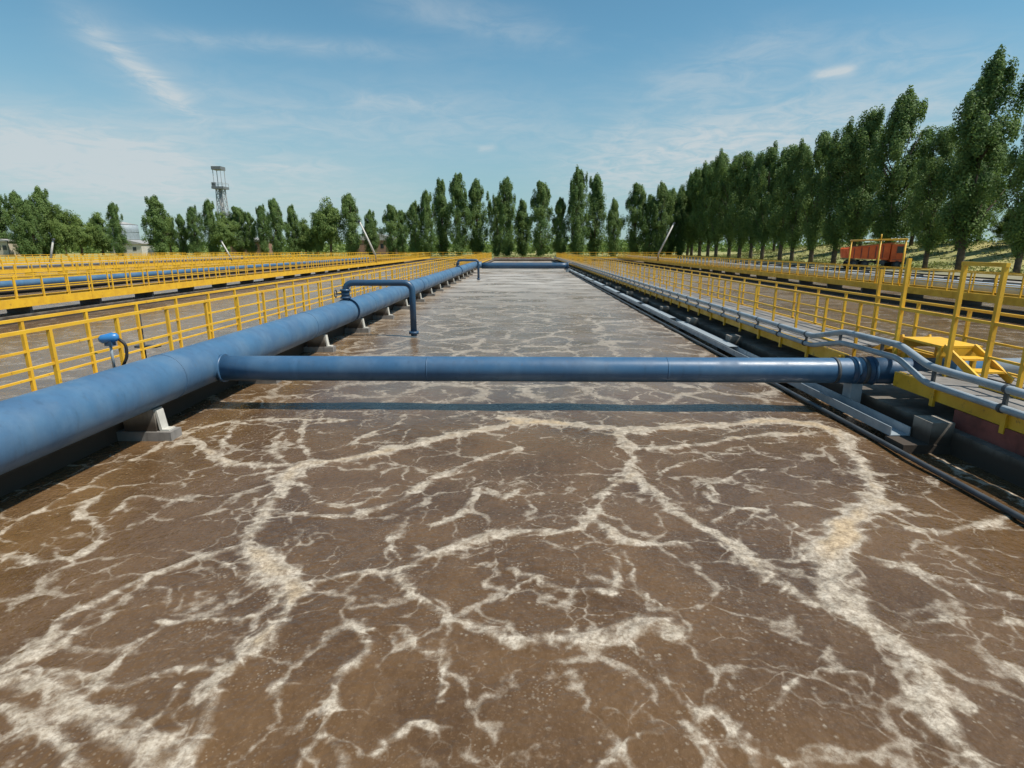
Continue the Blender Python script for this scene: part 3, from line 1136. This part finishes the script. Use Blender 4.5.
# galvanised trough lying on the wall blocks
t = thing('cable_trough', 'grey metal trough lying along the right water edge', 'trough', (0, 0, 0))
tr = MB()
tr.prism([(5.16, 0.17), (5.44, 0.17), (5.44, 0.30), (5.425, 0.30), (5.425, 0.185), (5.175, 0.185), (5.175, 0.30), (5.16, 0.30)], 1, 0.0, 5.98)
trm = tr.mesh('trough_length', 'grey_pipe')
for k in range(10):
    link('trough_length', trm, t, (0, 7.72 + 6 * k, -0.05))
lid = MB().box(5.20, 5.452, 0.6, 5.6, 0.302, 0.312).mesh('trough_lid', 'grey_pipe')
for k in range(1, 10):
    link('trough_lid', lid, t, (0, 7.72 + 6 * k, -0.05))

# thin pipe lying just at the water line on the right
t = MB().tube([(5.02, 1.0, 0.05)] + [(5.02 + 0.015 * math.sin(k), 4 + 4.0 * k, 0.05) for k in range(15)], 0.035, 8).build('waterline_pipe', 'dark_steel')
tag(t, 'thin dark pipe at the water line along the right wall', 'pipe')

# ------------------------------------------------------------------ step-over platform above the crossing pipe
t = thing('step_over', 'yellow step-over platform bridging the blue pipe on the right walkway', 'platform', (0, 0, 0))
PZ = 1.16
MB().box(6.56, 7.20, 8.95, 9.90, PZ, PZ + 0.035).build('platform_plate', 'yellow', t)
for yy in (8.97, 9.88):
    MB().box(6.56, 7.20, yy - 0.018, yy + 0.018, PZ - 0.13, PZ - 0.002).build('edge_plate', 'yellow', t)
for (xa, ya) in ((6.61, 9.02), (7.15, 9.02), (6.61, 9.83), (7.15, 9.83)):
    MB().box(xa - 0.03, xa + 0.03, ya - 0.03, ya + 0.03, FLOORZ, PZ - 0.132).build('leg', 'yellow', t)
for ya, yb in ((8.94, 8.15), (9.92, 10.7)):
    for xa in (6.60, 7.06):
        MB().bar((xa, ya, PZ + 0.02), (xa, yb, FLOORZ + 0.03), 0.035, 0.11).build('stringer', 'yellow', t)
    for f in (0.36, 0.72):
        yc, zc_ = ya + (yb - ya) * f, PZ + (FLOORZ - PZ) * f + 0.03
        MB().box(6.63, 7.03, yc - 0.12, yc + 0.12, zc_ - 0.015, zc_ + 0.015).build('tread', 'yellow', t)
for xx, yy, hz in ((6.45, 7.90, 2.44), (6.45, 8.62, 2.44), (6.45, 9.87, 2.52), (7.50, 12.3, 2.25)):
    MB().box(xx - 0.028, xx + 0.028, yy - 0.028, yy + 0.028, FLOORZ - 0.05, hz).build('tall_post', 'yellow', t)
MB().box(6.422, 6.478, 7.86, 8.66, 2.44, 2.495).build('top_rail', 'yellow', t)
MB().box(6.43, 6.47, 7.932, 8.588, 1.66, 1.70).build('mid_rail', 'yellow', t)
MB().bar((6.45, 8.652, 1.68), (6.45, 9.838, 1.68), 0.05).build('guard_rail', 'yellow', t)

# pipe frame on the second walkway, in front of the truck
t = thing('portal_frame', 'thin pale yellow pipe frame standing in front of the orange truck', 'frame', (0, 0, 0))
for yy in (28.6, 30.6, 33.3):
    MB().tube([(18.4, yy, FLOORZ), (18.4, yy, 3.02)], 0.045, 8).build('upright', 'yellow', t)
MB().tube([(18.4, 28.5, 3.06), (18.4, 33.4, 3.06)], 0.045, 8).build('top_bar', 'yellow', t)
MB().tube([(18.4, 30.6, 3.02), (18.4, 30.6, 3.35)], 0.03, 8).build('spike', 'yellow', t)

# ------------------------------------------------------------------ sensor on its post beside the big pipe
t = thing('sensor_post', 'blue sensor head with black cable on thin post beside big pipe', 'sensor', (0, 0, 0))
sx, sy = -5.90, 7.95
MB().tube([(sx, sy, 0.98), (sx, sy, 1.37)], 0.02, 10).build('post', 'grey_pipe', t)
hd = MB()
hd.tube([(sx - 0.12, sy - 0.04, 1.42), (sx - 0.09, sy - 0.03, 1.425), (sx + 0.04, sy + 0.015, 1.445), (sx + 0.09, sy + 0.03, 1.45), (sx + 0.11, sy + 0.04, 1.45)], 0.1, 18,
        radii=[0.035, 0.062, 0.072, 0.058, 0.03])
hb = hd.build('sensor_head', 'blue_plastic', t)
MB().box(sx - 0.05, sx + 0.05, sy - 0.05, sy + 0.05, 1.33, 1.40).build('neck', 'navy', t)
MB().tube(fillet([(sx + 0.09, sy + 0.04, 1.43), (sx + 0.19, sy + 0.05, 1.34), (sx + 0.18, sy + 0.05, 1.16), (sx + 0.12, sy + 0.03, 1.04)], 0.12, 5), 0.022, 8).build('cable', 'black', t)
t = thing('gauge_post', 'thin dark gauge post standing beyond the left railing', 'post', (0, 0, 0))
MB().box(-7.62, -7.57, 11.1, 11.15, 0.25, 1.62).build('mast', 'dark_steel', t)
MB().box(-7.72, -7.29, 11.04, 11.23, 0.75, 0.79).build('foot_plate', 'dark_steel', t)

# ------------------------------------------------------------------ leaning white hoist arms
def hoist(x, y, h, dx, label, post_h=1.0, dy=0.0, r=0.11):
    t = thing('hoist', label, 'hoist', (x, y, 0), 'leaning hoist arms')
    MB().tube([(0, 0, FLOORZ), (0, 0, FLOORZ + post_h)], 0.10, 10).build('base_post', 'dark_steel', t)
    b0 = FLOORZ + post_h
    MB().tube([(0, 0, b0 - 0.05), (dx * 0.5, dy * 0.5, b0 + (h - b0) * 0.5), (dx, dy, h)], r, 10, radii=[r * 1.15, r, r * 0.8]).build('arm', 'white', t)
    MB().tube([(dx, dy - 0.12, h - 0.05), (dx, dy + 0.12, h - 0.05)], 0.13, 10).build('pulley', 'dark_steel', t)
    return t


hoist(-18.3, 72.0, 5.8, -1.75, 'tall white hoist arm leaning left, beside the left middle trees')
hoist(18.4, 80.0, 5.9, 1.9, 'tall white hoist arm leaning right, in front of the right poplars')
hoist(-54.4, 66.0, 3.6, 0.85, 'short white hoist arm leaning right at the far left', 0.3)
hoist(-42.4, 84.0, 3.6, -1.2, 'short white hoist arm leaning left below the lattice tower', 0.3)


# ------------------------------------------------------------------ orange dump truck
def truck(x, y, rotz):
    t = thing('dump_truck', 'orange dump truck parked under the poplars on the right', 'truck', (x, y, GZ + 0.16), None, rotz)
    t.scale = (0.74, 0.74, 0.84)
    ch = MB()
    ch.box(-3.2, 3.2, -0.42, -0.30, 0.72, 0.95).box(-3.2, 3.2, 0.30, 0.42, 0.72, 0.95).box(-3.15, -3.0, -0.3, 0.3, 0.74, 0.93).box(1.1, 1.25, -0.3, 0.3, 0.74, 0.93)
    ch.build('chassis', 'dark_steel', t)
    cab = MB()
    cab.prism([(1.75, 0.85), (3.55, 0.85), (3.62, 1.75), (3.42, 2.75), (3.2, 2.88), (1.85, 2.88), (1.75, 2.75)], 1, -1.2, 1.2)
    c = cab.build('cab', 'orange', t)
    for s in (-1, 1):
        w = MB().prism([(2.45, 1.85), (3.42, 1.85), (3.30, 2.62), (2.45, 2.62)], 1, s * 1.203 - 0.01, s * 1.203 + 0.012)
        w.build('side_window', 'glass', c)
        MB().box(2.40, 2.42, s * 1.2 - 0.012, s * 1.2 + 0.014, 0.95, 2.65).build('door_seam', 'dark_steel', c)
        MB().box(3.56, 3.66, s * 0.85 - 0.16, s * 0.85 + 0.16, 1.02, 1.22).build('headlight', 'white', c)
        MB().bar((3.45, s * 1.32, 1.9), (3.45, s * 1.32, 2.4), 0.18, 0.05).build('mirror', 'black', c)
    MB().prism([(3.60, 1.82), (3.645, 1.82), (3.47, 2.65), (3.43, 2.65)], 1, -1.05, 1.05).build('windscreen', 'glass', c)
    MB().box(3.56, 3.78, -1.22, 1.22, 0.55, 0.86).build('bumper', 'dark_steel', t)
    bd = MB()
    bd.prism([(-3.55, 1.25), (1.35, 1.05), (1.55, 1.15), (1.62, 2.85), (1.50, 2.90), (-3.0, 2.55), (-3.75, 2.35)], 1, -1.22, 1.22)
    b = bd.build('dump_body', 'orange', t)
    for s in (-1, 1):
        for xx in (-2.9, -2.0, -1.1, -0.2, 0.7):
            MB().box(xx - 0.05, xx + 0.05, s * 1.22 - 0.05, s * 1.22 + 0.05, 1.28, 2.48 + 0.07 * (xx + 3)).build('body_rib', 'rust_red', b)
        MB().bar((-3.6, s * 1.24, 2.40), (1.5, s * 1.24, 2.88), 0.1, 0.12).build('rim_bar', 'orange', b)
    MB().bar((1.45, 0, 2.93), (2.6, 0, 3.02), 2.3, 0.06).build('cab_guard', 'orange', b)
    MB().box(0.1, 1.1, -1.15, -0.55, 0.55, 1.0).build('fuel_tank', 'dark_steel', t)
    for xx in (-2.7, -1.35, 2.65):
        for s in (-1, 1):
            wh = MB()
            wh.tube([(xx, s * 0.86, 0.52), (xx, s * 0.92, 0.52), (xx, s * 1.14, 0.52), (xx, s * 1.20, 0.52)], 0.52, 24, radii=[0.46, 0.52, 0.52, 0.46])
            w = wh.build('wheel', 'black', t)
            MB().tube([(xx, s * 1.18, 0.52), (xx, s * 1.215, 0.52)], 0.26, 16).build('rim', 'dark_steel', w)
    for xx in (-2.05, 2.65):
        MB().box(xx - (1.3 if xx < 0 else 0.62), xx + (1.3 if xx < 0 else 0.62), -1.22, 1.22, 1.06, 1.10).build('mudguard', 'dark_steel', t)


truck(35.2, 59.6, R(-6))


# ------------------------------------------------------------------ lattice tower and far buildings
t = thing('lattice_tower', 'slender grey lattice tower with two platforms above the left trees', 'tower', (-127.5, 250, GZ))
hw0, hw1, ht = 2.2, 1.3, 33.0
legs = [(1, 1), (1, -1), (-1, -1), (-1, 1)]


def hw(z):
    return hw0 + (hw1 - hw0) * min(1, z / 26.0)


for sx_, sy_ in legs:
    MB().bar((sx_ * hw0, sy_ * hw0, 0), (sx_ * hw1, sy_ * hw1, 26), 0.32).build('leg', 'tower', t)
    MB().bar((sx_ * 1.6, sy_ * 1.6, 26.8), (sx_ * 1.6, sy_ * 1.6, 33.6), 0.22).build('upper_leg', 'tower', t)
for k in range(9):
    z0, z1 = k * 26 / 9, (k + 1) * 26 / 9
    for i in range(4):
        a, b = legs[i], legs[(i + 1) % 4]
        br = MB()
        br.bar((a[0] * hw(z0), a[1] * hw(z0), z0), (b[0] * hw(z1), b[1] * hw(z1), z1), 0.17)
        br.bar((b[0] * hw(z0), b[1] * hw(z0), z0), (a[0] * hw(z1), a[1] * hw(z1), z1), 0.17)
        br.bar((a[0] * hw(z1), a[1] * hw(z1), z1), (b[0] * hw(z1), b[1] * hw(z1), z1), 0.17)
        br.build('brace', 'tower', t)
MB().tube([(0, 0, 0), (0, 0, 26)], 0.8, 12).build('riser_shaft', 'roof', t)
pl = MB().box(-2.5, 2.5, -2.5, 2.5, 26.0, 26.9).build('platform', 'tower_plate', t)
for i in range(4):
    a, b = legs[i], legs[(i + 1) % 4]
    MB().bar((a[0] * 2.4, a[1] * 2.4, 28.3), (b[0] * 2.4, b[1] * 2.4, 28.3), 0.12).build('rail', 'tower', pl)
    MB().bar((a[0] * 2.4, a[1] * 2.4, 26.9), (a[0] * 2.4, a[1] * 2.4, 28.3), 0.12).build('rail_post', 'tower', pl)
pl2 = MB().box(-2.3, 2.3, -2.3, 2.3, 15.3, 16.2).build('platform', 'tower_plate', t)
MB().box(-2.0, 2.0, -2.0, 2.0, 33.6, 34.9).build('top_crate', 'tower_plate', t)
MB().box(-2.3, -1.0, -2.3, -1.2, 26.9, 28.6).build('cabinet', 'tower_plate', t)


def building(px, w, d, h, y, label, mat, roof='roof', windows=0, name='building'):
    x = (px - 523) / FPX * y * 1.02
    t = thing(name, label, 'building', (x, y, GZ - 0.1))
    MB().box(-w / 2, w / 2, -d / 2, d / 2, 0, h).build('wall', mat, t)
    MB().prism([(-w / 2 - 0.3, h), (w / 2 + 0.3, h), (w / 2 + 0.3, h + 0.25), (0, h + 0.25 + w * 0.12), (-w / 2 - 0.3, h + 0.25)], 1, -d / 2 - 0.3, d / 2 + 0.3).build('roof', roof, t)
    for k in range(windows):
        xx = -w / 2 + (k + 0.5) * w / windows
        o = MB().box(xx - 0.5, xx + 0.5, -d / 2 - 0.05, -d / 2 + 0.05, h * 0.45, h * 0.75).build('window', 'glass', t)
    return t


building(24, 3.2, 4, 3.8, 150, 'small beige hut between the trees at the far left', 'hut', windows=2, name='hut')
building(49, 3, 4, 3.4, 150, 'small cream hut behind the leaning arm at the far left', 'hut', windows=1, name='hut')
building(150, 8, 8, 3.2, 165, 'low pale shed with grey roof in the left tree gap', 'white', windows=2, name='shed')
building(385, 16, 8, 4.5, 190, 'brown building showing through the gap left of the central poplars', 'brown', windows=4)
building(62 + 200, 9, 8, 4.0, 175, 'low brown building among the trees left of centre', 'brown', windows=3)
t = thing('silo', 'grey-blue cylindrical silo in the left tree gap', 'silo', (-(523 - 139) / FPX * 200 * 1.02, 200, GZ - 0.1))
MB().tube([(0, 0, 0), (0, 0, 4), (0, 0, 8), (0, 0, 9.8)], 4.6, 28).build('shell', 'silo', t)
for zz in (2.5, 5.0, 7.5):
    MB().tube([(0, 0, zz - 0.1), (0, 0, zz + 0.1)], 4.68, 28).build('hoop', 'silo', t)
MB().tube([(0, 0, 9.8), (0, 0, 10.8)], 4.6, 28, radii=[4.65, 0.6]).build('cone_roof', 'roof', t)


# ------------------------------------------------------------------ trees
def leaf_mesh(name, centers, spread, size, per, mat, seed, upright=0.0, axis_pull=0.85):
    g = np.random.default_rng(seed)
    n = len(centers)
    C = np.repeat(np.array([c[:3] for c in centers]), per, 0)
    S = np.repeat(np.array(spread), per, 0)
    tint = np.repeat(g.random(n), per) * 0.65 + g.random(n * per) * 0.35
    off = g.normal(size=(n * per, 3))
    off /= np.maximum(1, np.linalg.norm(off, axis=1, keepdims=True) / 1.7)
    Pn = C + off * S
    nr = g.normal(size=(n * per, 3))
    out = Pn - np.array([0, 0, 1]) * Pn[:, 2:3]
    out /= np.linalg.norm(out, axis=1, keepdims=True) + 1e-6
    nr = nr * 0.55 + out * axis_pull + off * 0.30 + np.array([0, 0, 0.40])
    nr /= np.linalg.norm(nr, axis=1, keepdims=True)
    a = np.cross(nr, g.normal(size=(n * per, 3)))
    a /= np.linalg.norm(a, axis=1, keepdims=True)
    b = np.cross(nr, a)
    sz = size * (0.6 + 0.8 * g.random((n * per, 1)))
    v = np.stack([Pn - a * sz * 0.5, Pn - b * sz * 0.34 + nr * sz * 0.08, Pn + a * sz * 0.5, Pn + b * sz * 0.34 + nr * sz * 0.08], 1).reshape(-1, 3)
    nf = n * per
    me = bpy.data.meshes.new(name)
    me.vertices.add(nf * 4)
    me.vertices.foreach_set('co', v.reshape(-1).astype(np.float32))
    me.loops.add(nf * 4)
    me.loops.foreach_set('vertex_index', np.arange(nf * 4, dtype=np.int32))
    me.polygons.add(nf)
    me.polygons.foreach_set('loop_start', np.arange(0, nf * 4, 4, dtype=np.int32))
    me.update()
    at = me.attributes.new('tint', 'FLOAT', 'POINT')
    at.data.foreach_set('value', np.repeat(tint, 4).astype(np.float32))
    me.materials.append(M[mat])
    return me


def make_poplar(seed, h=18.0, rad=3.0, clear=0.13, clumps=230, per=100, low=0.22, leaf=0.27):
    r = random.Random(seed)
    ph = [r.uniform(0, 6.28) for _ in range(6)]
    cs, sp = [], []

    def env(t, th):
        base = rad * (min(1, t / low) ** 0.6) * (max(0.0, 1 - ((t - 0.35) / 0.66) ** 2) ** 0.55 if t > 0.35 else 1.0)
        lump = 1 + 0.20 * math.sin(3 * th + ph[0] + 5 * t) + 0.15 * math.sin(2 * th + ph[1] - 9 * t) + 0.12 * math.sin(5 * th + ph[2] + 16 * t)
        return base * lump
    hollow = [(r.uniform(0.15, 0.9), r.uniform(0, 6.28)) for _ in range(5)]
    for k in range(clumps):
        t = r.random() ** 0.92
        th = r.uniform(0, 2 * math.pi)
        q = math.sqrt(r.random()) * 0.5 + 0.5 * r.random() ** 0.4
        if any(abs(t - ht_) < 0.055 and math.cos(th - ha_) > 0.3 and q > 0.35 for ht_, ha_ in hollow):
            q *= 0.45
        e = env(t, th) * q * 0.92
        z = h * (clear + (1 - clear) * t * 0.97)
        cs.append((e * math.cos(th), e * math.sin(th), z))
        k2 = r.uniform(0.7, 1.25) * (0.75 + 0.25 * (1 - t))
        sp.append((0.40 * k2, 0.40 * k2, 0.72 * k2))
    # a few upright leader tufts that break the outline
    for k in range(9):
        t = r.uniform(0.55, 0.97)
        th = r.uniform(0, 6.28)
        e = env(t, th) * r.uniform(0.75, 1.05)
        for j in range(3):
            cs.append((e * math.cos(th), e * math.sin(th), h * (clear + (1 - clear) * t) + 0.45 * j))
            sp.append((0.22, 0.22, 0.5))
    crown = leaf_mesh('crown', cs, sp, leaf, per, 'poplar_leaf', seed)
    tk = MB()
    bend = [(0.25 * math.sin(seed + z * 0.2) * z / h, 0.25 * math.cos(seed * 2 + z * 0.17) * z / h, z) for z in np.linspace(-0.3, h * 0.9, 12)]
    tk.tube(bend, 0.3, 10, radii=[0.34 * (1 - 0.9 * k / 11) + 0.02 for k in range(12)])
    for k in range(16):
        z0 = h * r.uniform(clear * 0.85, 0.6)
        th = r.uniform(0, 6.28)
        ln = r.uniform(2.5, 4.5)
        e = rad * r.uniform(0.5, 0.85)
        tk.tube([(0, 0, z0), (e * 0.45 * math.cos(th), e * 0.45 * math.sin(th), z0 + ln * 0.4), (e * math.cos(th), e * math.sin(th), z0 + ln)], 0.08, 5, radii=[0.10, 0.06, 0.02])
    return crown, tk.mesh('trunk', 'trunk'), h


def make_broad(seed, h=12.0, rad=4.6, clumps=230, per=100):
    r = random.Random(seed)
    cs, sp = [], []
    lobes = []
    for k in range(9):
        th = r.uniform(0, 6.28)
        e = rad * r.uniform(0.2, 0.62)
        lobes.append((e * math.cos(th), e * math.sin(th), h * r.uniform(0.28, 0.78), rad * r.uniform(0.34, 0.55)))
    lobes.append((0, 0, h * 0.82, rad * 0.42))
    for k in range(clumps):
        lx, ly, lz, lr = r.choice(lobes)
        d = Vector((r.gauss(0, 1), r.gauss(0, 1), r.gauss(0, 1))).normalized() * lr * r.random() ** 0.35
        cs.append((lx + d.x, ly + d.y, max(0.9, lz + d.z * 1.15)))
        k2 = r.uniform(0.6, 1.2)
        sp.append((0.55 * k2, 0.55 * k2, 0.5 * k2))
    crown = leaf_mesh('crown', cs, sp, 0.30, per, 'broad_leaf', seed)
    tk = MB()
    tk.tube([(0, 0, -0.3), (0.1, 0.05, h * 0.25), (0.15, -0.1, h * 0.7)], 0.3, 9, radii=[0.36, 0.28, 0.08])
    for lx, ly, lz, lr in lobes:
        tk.tube([(0.05, 0, h * 0.2), (lx * 0.5, ly * 0.5, lz * 0.7), (lx, ly, lz)], 0.1, 5, radii=[0.14, 0.09, 0.03])
    return crown, tk.mesh('trunk', 'trunk'), h


POP = [make_poplar(100 + k, 18.0, 2.95 + 0.35 * (k % 3), 0.03, 250) for k in range(5)]
TALL = [make_poplar(300 + k, 18.0, 2.95 + 0.3 * (k % 3), 0.17, 215, 150, 0.26, 0.205) for k in range(6)]
BRO = [make_broad(200 + k) for k in range(4)]


def height_for(y, top_py, px):
    d = cam_ray(px, top_py)
    return CAM_H + d.z / d.y * y


def xy_for(px, y):
    d = cam_ray(px, 252)
    return d.x / d.y * y


def place_tree(name, proto, x, y, h, wscale, label, group, cat='tree'):
    crown, trunk, ph = proto
    z = ground_z(x, y) - 0.1
    s = (h - z) / ph
    t = thing(name, label, cat, (x, y, z), group, random.uniform(0, 6.28))
    t.scale = (s * wscale, s * wscale, s)
    link('trunk', trunk, t)
    link('crown', crown, t)
    return t


# the tall row to the right
row_y = [51.3 + 6.0 * k for k in range(18)]
tops = [92, 50, 122, 88, 104, 122, 126, 140, 142, 143, 150, 148, 152, 150, 158, 163, 168, 174]
for k, y in enumerate(row_y):
    x = 42.6 + random.uniform(-0.6, 0.6)
    h = None
    px0 = 523 + (x / y) / 1.02 * FPX
    lean = (px0 - 512) / 2500 * (252 - tops[k])
    h = height_for(y, tops[k], px0 + lean)
    place_tree('poplar_tree', TALL[(k * 5 + 1) % 6], x, y + random.uniform(-0.5, 0.5), h * 0.955, 1.0 * (0.92 + 0.16 * random.random()) * (18 / max(12, h)) ** 0.15,
               '%s tall poplar from the right edge in the row beside the road' % ORD[k], 'tall poplars in the row on the right')
# trees standing on the bank behind that row
back = [(57, 78, 17), (60, 92, 16), (58, 66, 15), (62, 71, 16), (59, 104, 16), (57, 118, 15), (66, 60, 15), (64, 84, 17), (70, 72, 17), (56, 132, 15)]
back.sort(key=lambda b: -b[0] / b[1])
for k, (x, y, h) in enumerate(back):
    place_tree('bank_tree', TALL[(k * 2 + 3) % 6], x, y, h, 1.15, '%s tree from the right on the grass bank behind the poplar row' % ORD[k], 'trees on the bank')

shr = [(66, 62, 8), (70, 70, 8), (64, 76, 8.5), (68, 84, 8), (66, 96, 8), (74, 66, 9), (72, 78, 9), (65, 108, 8), (76, 90, 9), (63, 69, 7.5), (62, 88, 7), (63, 122, 8)]
shr.sort(key=lambda b: -b[0] / b[1])
for k, (x, y, h) in enumerate(shr):
    place_tree('bank_shrub', BRO[k % 4], x, y, h, 1.3, '%s leafy shrub from the right along the crest of the grass bank' % ORD[k], 'shrubs on the bank', 'shrub')

# tree line closing the view, left to right: pixel, top row, kind, width
LINE = [(-14, 196, 'p', 1), (5, 190, 'p', 1.05), (25, 193, 'p', 1.0), (36, 200, 'p', .95), (50, 190, 'p', 1.25), (66, 204, 'b', .75), (82, 215, 'b', .95), (103, 213, 'b', 1.0), (120, 203, 'p', .85),
        (160, 198, 'p', 1.25), (171, 210, 'b', .7), (184, 215, 'p', .9), (197, 207, 'p', .95), (214, 200, 'p', .9), (226, 212, 'b', .85), (240, 207, 'p', 1.2), (252, 213, 'p', .9),
        (265, 206, 'p', .85), (278, 199, 'p', .95), (294, 207, 'p', 1.0), (306, 219, 'b', .75), (318, 212, 'b', .7), (331, 198, 'b', .82), (352, 194, 'p', 1.05), (372, 212, 'p', 1.1),
        (392, 205, 'p', .95), (402, 211, 'p', .95), (416, 203, 'p', 1.0), (428, 191, 'p', .85), (443, 182, 'p', .95), (460, 174, 'p', .85), (477, 181, 'p', 1.05), (497, 197, 'p', .85), (507, 178, 'p', .85),
        (523, 202, 'p', 1.05), (540, 182, 'p', .95), (560, 199, 'p', .95), (577, 170, 'p', .85), (594, 175, 'p', .95), (613, 201, 'p', .9), (634, 184, 'p', .95), (648, 196, 'p', .95), (659, 184, 'p', .85),
        (669, 189, 'p', .9), (679, 194, 'p', .95)]
for k, (px, py, kind, w) in enumerate(LINE):
    y = 150 + random.uniform(-7, 7) + (8 if py > 205 else 0)
    if 520 < px:
        y -= 4
    x = xy_for(px, y)
    h = height_for(y, py, px)
    if kind == 'p':
        place_tree('poplar_tree', POP[(k * 7 + 2) % 5], x, y, h, w * (18 / h) ** 0.35 * 1.02, '%s tree from the left in the far tree line, a dark poplar' % ORD[k], 'far tree line')
    else:
        place_tree('broadleaf_tree', BRO[(k * 3) % 4], x, y, h, w * (12 / h) ** 0.3, '%s tree from the left in the far tree line, round and bushy' % ORD[k], 'far tree line')

# low scrub far behind that closes the gaps
cs, sp = [], []
g = np.random.default_rng(5)
for k in range(1500):
    x = g.uniform(-330, 200)
    y = g.uniform(195, 240)
    cs.append((x, y, GZ + abs(g.normal()) * 1.9 + 0.6))
    sp.append((1.5, 1.5, 0.9))
sc_ = link('distant_woods', leaf_mesh('distant_woods', cs, sp, 1.1, 26, 'broad_leaf', 31, axis_pull=0.0))
struct(sc_, 'stuff')
sc_['label'] = 'low green scrub far behind the tree line'
# rough grass on the verge under the poplars
cs, sp = [], []
for k in range(1500):
    x = g.uniform(40.2, 66)
    y = g.uniform(38, 150)
    cs.append((x, y, ground_z(x, y) + 0.10))
    sp.append((0.55, 0.55, 0.10))
for k in range(900):
    x = g.uniform(-70, 70)
    y = g.uniform(120, 160)
    cs.append((x, y, ground_z(x, y) + 0.15))
    sp.append((0.9, 0.9, 0.2))
gr = link('grass', leaf_mesh('grass', cs, sp, 0.22, 16, 'grass_blade', 77, axis_pull=0.0))
struct(gr, 'stuff')
